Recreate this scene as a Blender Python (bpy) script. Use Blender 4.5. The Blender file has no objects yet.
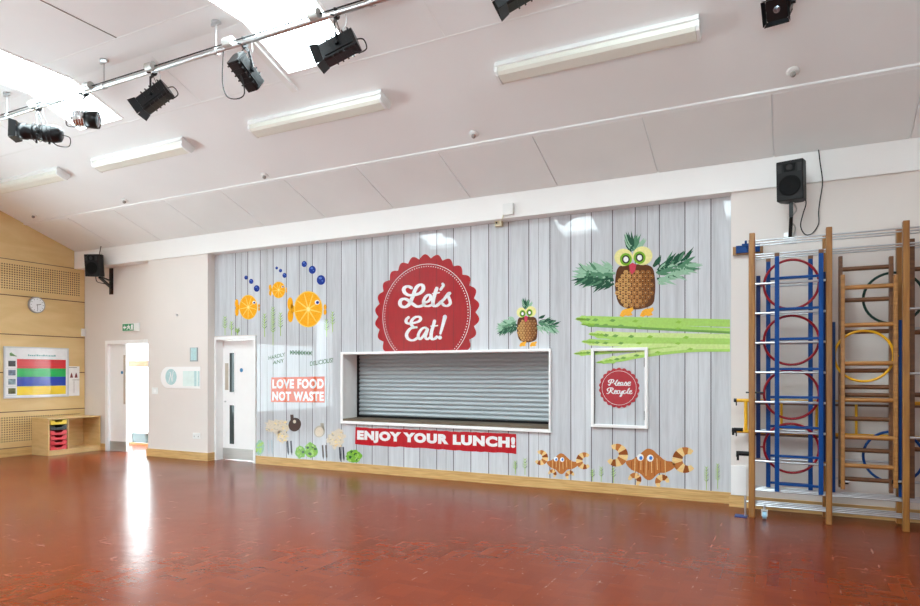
import bpy, bmesh, math, random
from mathutils import Vector, Matrix
random.seed(7)
SC = bpy.context.scene
COL = SC.collection
PI = math.pi

# ------------------------------------------------------------------ camera frame
F, CX, HY, YAW = 648.0, 460.0, 372.5, math.radians(27.03)
S_, C_ = math.sin(YAW), math.cos(YAW)
CAMZ = 1.5
def ray(px, py):
    a = (px-CX)/F; b = (HY-py)/F
    return Vector((-S_+C_*a, C_+S_*a, b))
O = Vector((0, 0, CAMZ))
def onY(px, py, Y):
    r = ray(px, py); return O + r*(Y/r.y)
def onX(px, py, X):
    r = ray(px, py); return O + r*(X/r.x)
def onZ(px, py, Z):
    r = ray(px, py); return O + r*((Z-CAMZ)/r.z)
PITCH, BY, BZ = 0.37, 7.81, 3.857            # sloping soffit: z = BZ + PITCH*(BY-y)
def cz(y): return BZ + PITCH*(BY-y)
def onC(px, py):
    r = ray(px, py); return O + r*((BZ+PITCH*BY-CAMZ)/(r.z+PITCH*r.y))

# ------------------------------------------------------------------ materials
def lin(c):
    return tuple((x/255/12.92 if x/255 <= .04045 else ((x/255+.055)/1.055)**2.4) for x in c)
def new_mat(name):
    m = bpy.data.materials.new(name); m.use_nodes = True
    nt = m.node_tree
    return m, nt, nt.nodes['Principled BSDF']
def N(nt, t, **kw):
    n = nt.nodes.new(t)
    for k, v in kw.items():
        if k in n.inputs: n.inputs[k].default_value = v
        else: setattr(n, k, v)
    return n
def mat(name, rgb, rough=.5, metal=0, spec=.5, var=.04, scale=12, stretch=(1,1,1), bump=0, coat=0, coat_rough=.05):
    m, nt, b = new_mat(name)
    b.inputs['Roughness'].default_value = rough
    b.inputs['Metallic'].default_value = metal
    b.inputs['Specular IOR Level'].default_value = spec
    if coat:
        b.inputs['Coat Weight'].default_value = coat
        b.inputs['Coat Roughness'].default_value = coat_rough
    base = lin(rgb)
    tc = N(nt, 'ShaderNodeTexCoord'); mp = N(nt, 'ShaderNodeMapping')
    mp.inputs['Scale'].default_value = stretch
    nt.links.new(tc.outputs['Object'], mp.inputs['Vector'])
    no = N(nt, 'ShaderNodeTexNoise', Scale=scale, Detail=4.0)
    nt.links.new(mp.outputs['Vector'], no.inputs['Vector'])
    cr = N(nt, 'ShaderNodeValToRGB')
    cr.color_ramp.elements[0].position = .3; cr.color_ramp.elements[1].position = .7
    cr.color_ramp.elements[0].color = tuple(max(0, x*(1-var)) for x in base)+(1,)
    cr.color_ramp.elements[1].color = tuple(min(1, x*(1+var)) for x in base)+(1,)
    nt.links.new(no.outputs['Fac'], cr.inputs['Fac'])
    nt.links.new(cr.outputs['Color'], b.inputs['Base Color'])
    if bump:
        bp = N(nt, 'ShaderNodeBump', Strength=bump, Distance=.01)
        nt.links.new(no.outputs['Fac'], bp.inputs['Height'])
        nt.links.new(bp.outputs['Normal'], b.inputs['Normal'])
    return m
def math_(nt, op, a, b=None, c=None):
    n = nt.nodes.new('ShaderNodeMath'); n.operation = op
    for i, v in enumerate((a, b, c)):
        if v is None: continue
        if isinstance(v, (int, float)): n.inputs[i].default_value = v
        else: nt.links.new(v, n.inputs[i])
    return n.outputs[0]
def mix_(nt, fac, a, b):
    n = nt.nodes.new('ShaderNodeMix'); n.data_type = 'RGBA'
    for key, v in (('Factor', fac), ('A', a), ('B', b)):
        idx = {'Factor': 0, 'A': 6, 'B': 7}[key]
        if isinstance(v, (int, float)): n.inputs[idx].default_value = v
        elif isinstance(v, tuple): n.inputs[idx].default_value = v if len(v) == 4 else v+(1,)
        else: nt.links.new(v, n.inputs[idx])
    return n.outputs[2]

def wood_mat(name, c1, c2, rough=.45, grain=(2, 2, 30), scale=3, coat=0, perf=None, rings=.5):
    """veneer / timber: stretched noise between two browns; perf = (pitch, radius) drills rows of dark holes in y,z"""
    m, nt, b = new_mat(name)
    tc = N(nt, 'ShaderNodeTexCoord'); mp = N(nt, 'ShaderNodeMapping'); mp.inputs['Scale'].default_value = grain
    nt.links.new(tc.outputs['Object'], mp.inputs['Vector'])
    no = N(nt, 'ShaderNodeTexNoise', Scale=scale, Detail=6.0, Distortion=.6)
    nt.links.new(mp.outputs['Vector'], no.inputs['Vector'])
    cr = N(nt, 'ShaderNodeValToRGB')
    cr.color_ramp.elements[0].position = .32; cr.color_ramp.elements[1].position = .68
    cr.color_ramp.elements[0].color = lin(c1)+(1,); cr.color_ramp.elements[1].color = lin(c2)+(1,)
    nt.links.new(no.outputs['Fac'], cr.inputs['Fac'])
    col = cr.outputs['Color']
    if perf:
        pitch, rad = perf
        sp = N(nt, 'ShaderNodeSeparateXYZ'); nt.links.new(tc.outputs['Object'], sp.inputs[0])
        fy = math_(nt, 'SUBTRACT', math_(nt, 'FRACT', math_(nt, 'DIVIDE', sp.outputs['Y'], pitch)), .5)
        fz = math_(nt, 'SUBTRACT', math_(nt, 'FRACT', math_(nt, 'DIVIDE', sp.outputs['Z'], pitch)), .5)
        d = math_(nt, 'SQRT', math_(nt, 'ADD', math_(nt, 'MULTIPLY', fy, fy), math_(nt, 'MULTIPLY', fz, fz)))
        hole = math_(nt, 'LESS_THAN', d, rad)
        col = mix_(nt, hole, col, lin((96, 66, 30)))
    nt.links.new(col, b.inputs['Base Color'])
    b.inputs['Roughness'].default_value = rough
    if coat: b.inputs['Coat Weight'].default_value = coat; b.inputs['Coat Roughness'].default_value = .15
    return m

def floor_mat():
    m, nt, b = new_mat('red_block_floor')
    tc = N(nt, 'ShaderNodeTexCoord')
    sp = N(nt, 'ShaderNodeSeparateXYZ'); nt.links.new(tc.outputs['Object'], sp.inputs[0])
    P = .23
    u = math_(nt, 'DIVIDE', sp.outputs['X'], P); v = math_(nt, 'DIVIDE', sp.outputs['Y'], P)
    par = math_(nt, 'MODULO', math_(nt, 'ABSOLUTE', math_(nt, 'ADD', math_(nt, 'FLOOR', u), math_(nt, 'FLOOR', v))), 2.0)
    ufine = math_(nt, 'MULTIPLY', u, 3.0); vfine = math_(nt, 'MULTIPLY', v, 3.0)
    # basket weave of three fingers per block
    inv = math_(nt, 'SUBTRACT', 1.0, par)
    fu = math_(nt, 'ADD', math_(nt, 'MULTIPLY', ufine, par), math_(nt, 'MULTIPLY', u, inv))
    fv = math_(nt, 'ADD', math_(nt, 'MULTIPLY', v, par), math_(nt, 'MULTIPLY', vfine, inv))
    cb = N(nt, 'ShaderNodeCombineXYZ'); nt.links.new(math_(nt, 'FLOOR', fu), cb.inputs[0]); nt.links.new(math_(nt, 'FLOOR', fv), cb.inputs[1])
    nt.links.new(par, cb.inputs[2])
    wn = N(nt, 'ShaderNodeTexWhiteNoise'); nt.links.new(cb.outputs[0], wn.inputs['Vector'])
    big = N(nt, 'ShaderNodeTexNoise', Scale=.8, Detail=3.0); nt.links.new(tc.outputs['Object'], big.inputs['Vector'])
    fine = N(nt, 'ShaderNodeTexNoise', Scale=40.0, Detail=4.0); nt.links.new(tc.outputs['Object'], fine.inputs['Vector'])
    t = math_(nt, 'ADD', math_(nt, 'MULTIPLY', wn.outputs['Value'], .3), math_(nt, 'MULTIPLY', big.outputs['Fac'], .6))
    t = math_(nt, 'ADD', t, math_(nt, 'MULTIPLY', fine.outputs['Fac'], .2))
    cr = N(nt, 'ShaderNodeValToRGB')
    cr.color_ramp.elements[0].position = .2; cr.color_ramp.elements[1].position = .9
    cr.color_ramp.elements[0].color = lin((FLOOR_A))+(1,); cr.color_ramp.elements[1].color = lin((FLOOR_B))+(1,)
    nt.links.new(t, cr.inputs['Fac'])
    # finger joints
    def edge(x, w):
        f = math_(nt, 'ABSOLUTE', math_(nt, 'SUBTRACT', math_(nt, 'FRACT', x), .5))
        return math_(nt, 'GREATER_THAN', f, .5-w)
    ed = math_(nt, 'MAXIMUM', edge(fu, .018), edge(fv, .018))
    col = mix_(nt, math_(nt, 'MULTIPLY', ed, .14), cr.outputs['Color'], lin((70, 28, 20)))
    # pale worn lines along the block joints, patchy
    jo = math_(nt, 'MAXIMUM', edge(math_(nt, 'DIVIDE', sp.outputs['X'], .305), .016), edge(math_(nt, 'DIVIDE', sp.outputs['Y'], .305), .016))
    patch = N(nt, 'ShaderNodeTexNoise', Scale=5.5, Detail=5.0, Roughness=.75); nt.links.new(tc.outputs['Object'], patch.inputs['Vector'])
    pm = N(nt, 'ShaderNodeMapRange'); pm.inputs[1].default_value = .56; pm.inputs[2].default_value = .70
    nt.links.new(patch.outputs['Fac'], pm.inputs[0])
    sc = math_(nt, 'MULTIPLY', math_(nt, 'MULTIPLY', jo, pm.outputs[0]), .6)
    sc2n = N(nt, 'ShaderNodeTexNoise', Scale=26.0, Detail=2.0); nt.links.new(tc.outputs['Object'], sc2n.inputs['Vector'])
    sp2 = math_(nt, 'MULTIPLY', math_(nt, 'GREATER_THAN', sc2n.outputs['Fac'], .735), .4)
    col = mix_(nt, math_(nt, 'MAXIMUM', sc, sp2), col, lin((200, 165, 150)))
    nt.links.new(col, b.inputs['Base Color'])
    ro = N(nt, 'ShaderNodeMapRange'); ro.inputs[3].default_value = .14; ro.inputs[4].default_value = .30
    nt.links.new(big.outputs['Fac'], ro.inputs[0]); nt.links.new(ro.outputs[0], b.inputs['Roughness'])
    b.inputs['Specular IOR Level'].default_value = .16
    bn = N(nt, 'ShaderNodeTexNoise', Scale=7.0, Detail=3.0); nt.links.new(tc.outputs['Object'], bn.inputs['Vector'])
    hgt = math_(nt, 'ADD', math_(nt, 'MULTIPLY', wn.outputs['Value'], .08), bn.outputs['Fac'])
    bp = N(nt, 'ShaderNodeBump', Strength=.16, Distance=.012)
    nt.links.new(hgt, bp.inputs['Height']); nt.links.new(bp.outputs['Normal'], b.inputs['Normal'])
    return m

def board_mat():
    """printed grey timber boards under a clear glossy film; tone varies board by board (grid of 0.278 m)"""
    m, nt, b = new_mat('printed_grey_boards')
    tc = N(nt, 'ShaderNodeTexCoord'); mp = N(nt, 'ShaderNodeMapping'); mp.inputs['Scale'].default_value = (9, 1, .55)
    nt.links.new(tc.outputs['Object'], mp.inputs['Vector'])
    at = N(nt, 'ShaderNodeAttribute'); at.attribute_name = 'tone'
    ad = nt.nodes.new('ShaderNodeVectorMath'); ad.operation = 'ADD'
    nt.links.new(mp.outputs[0], ad.inputs[0])
    cbv = N(nt, 'ShaderNodeCombineXYZ'); nt.links.new(math_(nt, 'MULTIPLY', at.outputs['Fac'], 40.0), cbv.inputs[2])
    nt.links.new(cbv.outputs[0], ad.inputs[1])
    n1 = N(nt, 'ShaderNodeTexNoise', Scale=1.6, Detail=8.0, Roughness=.62, Distortion=.5); nt.links.new(ad.outputs[0], n1.inputs['Vector'])
    n2 = N(nt, 'ShaderNodeTexNoise', Scale=9.0, Detail=6.0); nt.links.new(ad.outputs[0], n2.inputs['Vector'])
    t = math_(nt, 'ADD', math_(nt, 'MULTIPLY', n1.outputs['Fac'], .6), math_(nt, 'MULTIPLY', n2.outputs['Fac'], .25))
    t = math_(nt, 'ADD', t, math_(nt, 'MULTIPLY', at.outputs['Fac'], .18))
    cr = N(nt, 'ShaderNodeValToRGB')
    cr.color_ramp.elements[0].position = .33; cr.color_ramp.elements[1].position = .66
    cr.color_ramp.elements[0].color = lin((186, 189, 193))+(1,); cr.color_ramp.elements[1].color = lin((216, 220, 224))+(1,)
    nt.links.new(t, cr.inputs['Fac']); nt.links.new(cr.outputs['Color'], b.inputs['Base Color'])
    b.inputs['Roughness'].default_value = .012; b.inputs['Specular IOR Level'].default_value = .5
    return m
def pr(name, rgb, var=.08, scale=40, stretch=(1, 1, 1)):
    return mat(name, rgb, rough=.012, var=var, scale=scale, stretch=stretch)
def glass_mat():
    m = bpy.data.materials.new('window_glass'); m.use_nodes = True; nt = m.node_tree
    nt.nodes.clear()
    out = N(nt, 'ShaderNodeOutputMaterial'); tr = N(nt, 'ShaderNodeBsdfTransparent'); gl = N(nt, 'ShaderNodeBsdfGlossy', Roughness=.02)
    tr.inputs[0].default_value = (.96, .98, .98, 1)
    mx = N(nt, 'ShaderNodeMixShader'); mx.inputs[0].default_value = .06
    nt.links.new(tr.outputs[0], mx.inputs[1]); nt.links.new(gl.outputs[0], mx.inputs[2]); nt.links.new(mx.outputs[0], out.inputs[0])
    return m
FLOOR_A, FLOOR_B = (98, 39, 17), (124, 52, 25)
M = {}
M['floor'] = floor_mat()
M['pink'] = mat('pale_pink_wall_paint', (230, 223, 217), .6, var=.012, scale=2)
M['white'] = mat('white_paint', (248, 248, 247), .45, var=.01)
M['beam'] = mat('white_beam_paint', (247, 247, 245), .5, var=.01, scale=1.5)
M['ceil'] = mat('off_white_ceiling_board', (242, 245, 245), .75, var=.015, scale=1.2)
M['panel'] = mat('acoustic_ceiling_panel', (238, 241, 240), .8, var=.02, scale=1.5)
M['gap'] = mat('dark_gap', (120, 112, 105), .8)
M['veneer'] = wood_mat('birch_veneer', (212, 178, 122), (226, 196, 142), .35, (1, .45, 1.6), 2.2)
M['perf'] = wood_mat('perforated_birch_veneer', (214, 180, 124), (226, 196, 142), .4, (1, .45, 1.6), 2.2, perf=(.042, .3))
M['oak'] = wood_mat('oak_skirting', (190, 148, 88), (222, 184, 124), .35, (1.2, 1.2, 22), 2.5)
M['boards'] = board_mat()
M['joint'] = pr('printed_dark_joint', (92, 90, 92))
M['glass'] = glass_mat()
M['steel'] = mat('galvanised_steel', (205, 207, 208), .3, metal=1, var=.06)
M['alu'] = mat('silver_tube', (205, 208, 212), .28, metal=.9, var=.05)
M['chrome'] = mat('chrome', (215, 218, 222), .12, metal=1)
M['shutter'] = mat('grey_shutter_steel', (176, 184, 188), .38, metal=.15, var=.02, scale=2)
M['black'] = mat('black_plastic', (9, 9, 10), .5, spec=.3, var=.15)
M['lampblack'] = mat('black_lamp_paint', (14, 15, 17), .3, var=.15, spec=.35)
M['grille'] = mat('black_speaker_grille', (6, 6, 7), .7, spec=.2, var=.4, scale=160)
M['rubber'] = mat('black_cable_rubber', (18, 18, 18), .6)
M['lens'] = mat('glass_lens', (150, 165, 175), .05, metal=.7)
M['cream'] = mat('cream_diffuser', (230, 231, 220), .3, var=.03, scale=60, stretch=(1, 12, 1))
M['fitting'] = mat('white_light_fitting', (238, 240, 238), .35, var=.01)
M['kick'] = mat('brushed_kick_plate', (190, 190, 186), .4, metal=.5, var=.08, stretch=(.2, 1, 8))
M['darkglass'] = mat('dark_wired_glass', (62, 74, 74), .08, var=.1)
M['beige'] = mat('beige_pull_plate', (190, 178, 162), .4)
M['bluedot'] = mat('blue_sign_disc', (40, 120, 170), .4)
M['red'] = mat('red_gloss_paint', (140, 12, 28), .35, spec=.25, var=.06)
M['blue'] = mat('blue_gloss_paint', (0, 62, 128), .4, spec=.2, var=.06)
M['navy'] = mat('navy_gloss_paint', (10, 34, 84), .4, spec=.2, var=.06)
M['yellow'] = mat('yellow_gloss_paint', (236, 178, 20), .35, var=.05)
M['green'] = mat('dark_green_gloss_paint', (12, 52, 44), .4, spec=.2)
M['post'] = wood_mat('varnished_pine_post', (132, 84, 32), (164, 114, 52), .35, (14, 14, 1.2), 2.2, coat=.08)
M['rung'] = wood_mat('varnished_ladder_timber', (146, 96, 44), (182, 130, 70), .35, (2, 14, 14), 2.2, coat=.08)
M['darkwood'] = wood_mat('dark_varnished_timber', (88, 52, 26), (122, 78, 42), .4, (2, 14, 14), 2.2, coat=.06)
M['counter'] = wood_mat('grey_wood_counter', (92, 80, 66), (122, 108, 90), .75, (2, 14, 14), 2.5)
M['cab'] = wood_mat('maple_carcass', (208, 172, 116), (224, 190, 136), .4, (1.2, 1.2, 8), 2.2)
M['traylred'] = mat('red_plastic_tray', (206, 52, 62), .3)
M['trayyel'] = mat('yellow_plastic_tray', (226, 196, 50), .3)
M['trayblk'] = mat('black_plastic_tray', (34, 34, 36), .3)
M['paper'] = mat('white_paper', (240, 240, 240), .5)
M['exitgreen'] = mat('exit_green', (40, 150, 95), .4)
M['teal'] = mat('pale_teal_print', (178, 212, 214), .3, var=.1, scale=30)
M['paleblue'] = mat('pale_blue_caster', (150, 196, 220), .4)

# ------------------------------------------------------------------ mesh builder
class MB:
    def __init__(self): self.v = []; self.f = []; self.mi = []; self.sm = []; self.tone = []
    def _add(self, vs, fs, m, smooth=False, tone=0.):
        o = len(self.v); self.v += [Vector(p) for p in vs]
        for f in fs:
            self.f.append([o+i for i in f]); self.mi.append(m); self.sm.append(smooth); self.tone.append(tone)
        return self
    def box(self, x0, x1, y0, y1, z0, z1, m=0, tone=0.):
        return self.hexa([(x0,y0,z0),(x1,y0,z0),(x1,y1,z0),(x0,y1,z0),(x0,y0,z1),(x1,y0,z1),(x1,y1,z1),(x0,y1,z1)], m, tone)
    def hexa(self, p, m=0, tone=0.):
        return self._add(p, [(3,2,1,0),(4,5,6,7),(0,1,5,4),(1,2,6,5),(2,3,7,6),(3,0,4,7)], m, False, tone)
    def obox(self, c, ax, ay, az, m=0):
        c = Vector(c); ax, ay, az = Vector(ax), Vector(ay), Vector(az)
        return self.hexa([c-ax-ay-az, c+ax-ay-az, c+ax+ay-az, c-ax+ay-az, c-ax-ay+az, c+ax-ay+az, c+ax+ay+az, c-ax+ay+az], m)
    def bar(self, p0, p1, w, h, m=0, up=(0,0,1)):
        p0, p1 = Vector(p0), Vector(p1); d = (p1-p0); L = d.length; d.normalize()
        up = Vector(up)
        if abs(d.dot(up)) > .98: up = Vector((0,1,0))
        s = d.cross(up).normalized(); u = s.cross(d).normalized()
        return self.obox((p0+p1)/2, d*L/2, s*w/2, u*h/2, m)
    def ring(self, c, n, r, seg, ref=None):
        n = Vector(n).normalized()
        a = Vector((0,0,1)) if abs(n.z) < .9 else Vector((1,0,0))
        if ref is not None: a = ref
        s = n.cross(a).normalized(); u = s.cross(n).normalized()
        return [Vector(c)+s*math.cos(2*PI*i/seg)*r+u*math.sin(2*PI*i/seg)*r for i in range(seg)]
    def cyl(self, p0, p1, r0, r1=None, seg=14, m=0, caps=True):
        r1 = r0 if r1 is None else r1
        p0, p1 = Vector(p0), Vector(p1); n = p1-p0
        vs = self.ring(p0, n, r0, seg)+self.ring(p1, n, r1, seg)
        self._add(vs, [(i,(i+1)%seg,seg+(i+1)%seg,seg+i) for i in range(seg)], m, True)
        if caps:
            self._add(vs[:seg], [tuple(reversed(range(seg)))], m); self._add(vs[seg:], [tuple(range(seg))], m)
        return self
    def tube(self, pts, r, seg=8, m=0, closed=False):
        pts = [Vector(p) for p in pts]; n = len(pts); rings = []
        ref = None
        for i, p in enumerate(pts):
            a = pts[(i-1) % n] if (closed or i > 0) else p
            b = pts[(i+1) % n] if (closed or i < n-1) else p
            t = (b-a).normalized()
            if ref is None:
                ref = Vector((0,0,1)) if abs(t.z) < .9 else Vector((1,0,0))
            s = t.cross(ref).normalized(); u = s.cross(t).normalized(); ref = u
            rings.append([p+s*math.cos(2*PI*k/seg)*r+u*math.sin(2*PI*k/seg)*r for k in range(seg)])
        vs = [q for R in rings for q in R]; fs = []
        for i in range(n if closed else n-1):
            j = (i+1) % n
            for k in range(seg): fs.append((i*seg+k, i*seg+(k+1)%seg, j*seg+(k+1)%seg, j*seg+k))
        if not closed: fs += [tuple(reversed(range(seg))), tuple(range((n-1)*seg, n*seg))]
        return self._add(vs, fs, m, True)
    def hoop(self, c, R, r, m=0, n=40, axis='Y'):
        c = Vector(c)
        if axis == 'Y': pts = [c+Vector((math.cos(2*PI*i/n)*R, 0, math.sin(2*PI*i/n)*R)) for i in range(n)]
        return self.tube(pts, r, 8, m, True)
    def poly(self, pts, m=0, tone=0.): return self._add(pts, [tuple(range(len(pts)))], m, False, tone)
    def prism(self, pts, vec, m=0):
        n = len(pts); pts = [Vector(p) for p in pts]; vec = Vector(vec)
        return self._add(pts+[p+vec for p in pts], [tuple(reversed(range(n))), tuple(range(n, 2*n))]+[(i,(i+1)%n,n+(i+1)%n,n+i) for i in range(n)], m)
    def lathe(self, prof, c, axis, seg=24, m=0):
        c = Vector(c); axis = Vector(axis).normalized(); rings = [self.ring(c+axis*h, axis, max(r, 1e-4), seg) for r, h in prof]
        vs = [q for R in rings for q in R]; fs = []
        for i in range(len(prof)-1):
            for k in range(seg): fs.append((i*seg+k, i*seg+(k+1)%seg, (i+1)*seg+(k+1)%seg, (i+1)*seg+k))
        return self._add(vs, fs, m, True)
    def build(self, name, mats, parent=None, origin=None, bevel=0, recalc=True):
        if not isinstance(mats, (list, tuple)): mats = [mats]
        xs = [p.x for p in self.v]; ys = [p.y for p in self.v]; zs = [p.z for p in self.v]
        if parent is None:
            org = Vector(origin) if origin is not None else Vector(((min(xs)+max(xs))/2, (min(ys)+max(ys))/2, min(zs)))
        else: org = Vector(parent['_o'])
        me = bpy.data.meshes.new(name)
        me.from_pydata([tuple(p-org) for p in self.v], [], self.f)
        for m in mats: me.materials.append(M[m] if isinstance(m, str) else m)
        for p, mi, s in zip(me.polygons, self.mi, self.sm): p.material_index = mi; p.use_smooth = s
        if any(self.tone):
            at = me.attributes.new('tone', 'FLOAT', 'FACE')
            for i, t in enumerate(self.tone): at.data[i].value = t
        if recalc:
            bm = bmesh.new(); bm.from_mesh(me); bmesh.ops.recalc_face_normals(bm, faces=bm.faces); bm.to_mesh(me); bm.free()
        ob = bpy.data.objects.new(name, me); COL.objects.link(ob)
        if parent is None: ob.location = org
        else: ob.parent = parent
        ob['_o'] = tuple(org)
        if bevel:
            md = ob.modifiers.new('soft_edges', 'BEVEL'); md.width = bevel; md.segments = 2; md.limit_method = 'ANGLE'
        return ob
def tag(o, label, cat, group=None, kind=None):
    o['label'] = label; o['category'] = cat
    if group: o['group'] = group
    if kind: o['kind'] = kind
    return o
def thing(name, loc, label, cat, group=None):
    e = bpy.data.objects.new(name, None); COL.objects.link(e); e.location = loc; e['_o'] = tuple(loc)
    e.empty_display_size = .1
    return tag(e, label, cat, group)
def struct(o): o['kind'] = 'structure'; return o
def box(name, b, m, parent=None, bevel=0): return MB().box(*b).build(name, m, parent, bevel=bevel)

# ------------------------------------------------------------------ room
XL, XR, YB = -12.4, 4.6, -1.3          # end walls and the wall behind the camera
PF, RF = 7.85, 8.02                     # pier / right wall face, recessed wall face
BACK = 8.42
DX0, DX1 = -11.73, -10.30               # open side door
D2X0, D2X1 = -8.80, -7.865              # closed door at the edge of the mural
HX0, HX1, HZ0, HZ1 = -6.068, -2.781, .80, 1.774   # serving hatch opening
MXR = -.595

struct(MB().box(XL-.1, XR+.1, YB-.1, 9.6, -.1, 0).build('floor', 'floor', origin=(0, 0, 0)))

w = MB()
w.box(XL-.2, DX0, RF, BACK, 0, 4.0)                        # beside the open door
w.box(DX0, DX1+.05, RF, BACK, 2.11, 4.0)
w.box(-10.32, D2X0-.012, PF, BACK, 0, 4.0)                 # pier
w.box(D2X0-.012, D2X1, RF, BACK, 2.105, 4.0)               # over the closed door
w.box(D2X1, HX0-.05, RF, BACK, 0, 4.0)
w.box(HX0-.05, HX1+.03, RF, BACK, 0, HZ0-.06)
w.box(HX0-.05, HX1+.03, RF, BACK, HZ1+.04, 4.0)
w.box(HX1+.03, MXR, RF, BACK, 0, 4.0)
w.box(MXR, XR+.2, PF, BACK, 0, 4.0)
struct(w.build('wall_back', 'pink', origin=(0, 8, 0)))
struct(MB().box(XL-.1, XR, BY, RF-.002, 3.515, BZ).build('trim_1', 'beam', origin=(0, BY, 3.515)))
# end wall, timber panelled, with a long window out of the picture
wy0, wy1, wz0, wz1 = .1, 3.45, .42, 2.3
w = MB()
wy2, wz2 = .95, 3.08
wy3, wy4 = 3.75, 4.55
w.box(XL-.25, XL, wy4, BACK, 0, 4.0).box(XL-.25, XL, wy1, wy3, 0, 4.0).box(XL-.25, XL, wy3, wy4, 0, wz0).box(XL-.25, XL, wy3, wy4, wz1, 4.0).box(XL-.25, XL, YB-.1, wy0, 0, 4.0).box(XL-.25, XL, wy0, wy1, 0, wz0).box(XL-.25, XL, wy2, wy1, wz1, 4.0).box(XL-.25, XL, wy0, wy2, wz2, 4.0)
w.prism([(XL-.25, YB-.1, 4.0), (XL-.25, BACK, 4.0), (XL-.25, BACK, 4.05), (XL-.25, 3.25, 6.0), (XL-.25, YB-.1, 4.05)], (.25, 0, 0))
wl = struct(w.build('wall_left', 'darkwood', origin=(XL, 3, 0)))  # dark backing colours in the shadow gaps between the panels
zz = [.15, .796, 1.50, 2.182, 2.88, 3.521]
mats_ = ['perf', 'veneer', 'veneer', 'veneer', 'perf']
for i in range(5):
    z0, z1 = zz[i]+.009, zz[i+1]-.009
    for y0, y1 in ((4.6, 6.1), (6.106, 8.01)):
        mm = mats_[i]
        p = MB().box(XL-.004, XL+.014, y0+.004, y1, z0, z1).build('wall_panel', 'veneer', wl)
        if mm == 'perf':
            za, zb = (z0+.09, z1-.07)
            MB().box(XL+.0138, XL+.0152, y0+.06, y1-.1, za, zb).build('perforated_face', 'perf', p)
MB().prism([(XL-.004, 4.76, 3.527), (XL-.004, 7.80, 3.527), (XL-.004, 7.80, 3.86), (XL-.004, 4.76, cz(4.76))], (.018, 0, 0)).build('wall_panel', 'veneer', wl)
struct(MB().box(XL, XL+.03, 3.45, 8.01, 0, .145).build('baseboard_left', 'oak'))

# wall behind the camera, its window added for fill light; right end wall
bx0, bx1, bz0, bz1 = -1.2, .9, .9, 2.1
wf = MB().box(XL-.2, bx0, YB-.2, YB, 0, 4.0).box(bx1, XR+.2, YB-.2, YB, 0, 4.0).box(bx0, bx1, YB-.2, YB, 0, bz0).box(bx0, bx1, YB-.2, YB, bz1, 4.0)
struct(wf.build('wall_front', 'pink', origin=(0, YB, 0)))
w = MB()
w.box(XR, XR+.25, YB-.1, BACK, 0, 4.0)
w.prism([(XR, YB-.1, 4.0), (XR, BACK, 4.0), (XR, BACK, 4.05), (XR, 3.25, 6.0), (XR, YB-.1, 4.05)], (.25, 0, 0))
struct(w.build('wall_right', 'pink', origin=(XR, 3, 0)))

def side_window(name, X, y0, y1, z0, z1, n):
    m = MB(); t = .05
    xa, xb = X-.04, X+.04
    m.box(xa, xb, y0, y1, z0, z0+t).box(xa, xb, y0, y1, z1-t, z1)
    for i in range(n+1):
        yc = y0 + (y1-y0)*i/n; yc = min(max(yc, y0+t/2), y1-t/2)
        m.box(xa, xb, yc-t/2, yc+t/2, z0+t, z1-t)
    fr = struct(m.build(name, 'white'))
    MB().box(X-.003, X+.003, y0+t, y1-t, z0+t, z1-t).build('glass_pane', 'glass', fr)
side_window('window_5', XL-.1, wy2, wy1, wz0, wz1, 2)
side_window('window_8', XL-.1, wy0, wy2, wz0, wz2, 1)
side_window('window_9', XL-.1, wy3, wy4, wz0, wz1, 1)

m = MB().box(bx0, bx1, YB-.14, YB-.06, bz0, bz0+.05).box(bx0, bx1, YB-.14, YB-.06, bz1-.05, bz1)
for i in range(3):
    x = bx0+.025+(bx1-bx0-.05)*i/2; m.box(x-.025, x+.025, YB-.14, YB-.06, bz0+.05, bz1-.05)
MB().box(bx0+.05, bx1-.05, YB-.103, YB-.097, bz0+.05, bz1-.05).build('glass_pane', 'glass', struct(m.build('window_6', 'white')))  # unseen window, added to brighten the ceiling and mural
# ceiling: flat ridge between two slopes, four long skylights through it
FY0, FY1, FZ = 1.74, 4.76, cz(4.76)
SKY = [(-8.47, -7.60), (-4.85, -3.95), (-1.23, -.33)]
SY0, SY1 = 1.09, 5.41
BYF = 2*3.25-BY
def cprof(y):
    if y >= FY1: return cz(y)
    if y >= FY0: return FZ
    return FZ-PITCH*(FY0-y)
ys = [BYF-.1, SY0, FY0, FY1, SY1, BY+.2]
xs = [XL-.2]
for a, b_ in SKY: xs += [a, b_]
xs.append(XR+.2)
c = MB()
for i in range(len(xs)-1):
    hole = i % 2 == 1
    for j in range(len(ys)-1):
        if hole and 1 <= j <= 3: continue
        x0, x1, y0, y1 = xs[i], xs[i+1], ys[j], ys[j+1]
        lo = [(x0, y0, cprof(y0)), (x1, y0, cprof(y0)), (x1, y1, cprof(y1)), (x0, y1, cprof(y1))]
        c.hexa(lo+[(p[0], p[1], p[2]+.03) for p in lo])
ce = struct(c.build('ceiling', 'ceil', origin=(0, 3, 4)))
def slope_strip(name, x0, x1, y0, y1, d0, d1, m, parent=ce, bevel=0):
    """a thin board lying under the slope, from d0 to d1 below it"""
    b = MB(); n = []
    for d in (d1, d0):
        n += [(x0, y0, cz(y0)-d), (x1, y0, cz(y0)-d), (x1, y1, cz(y1)-d), (x0, y1, cz(y1)-d)]
    return b.hexa(n).build(name, m, parent, bevel=bevel)
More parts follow.
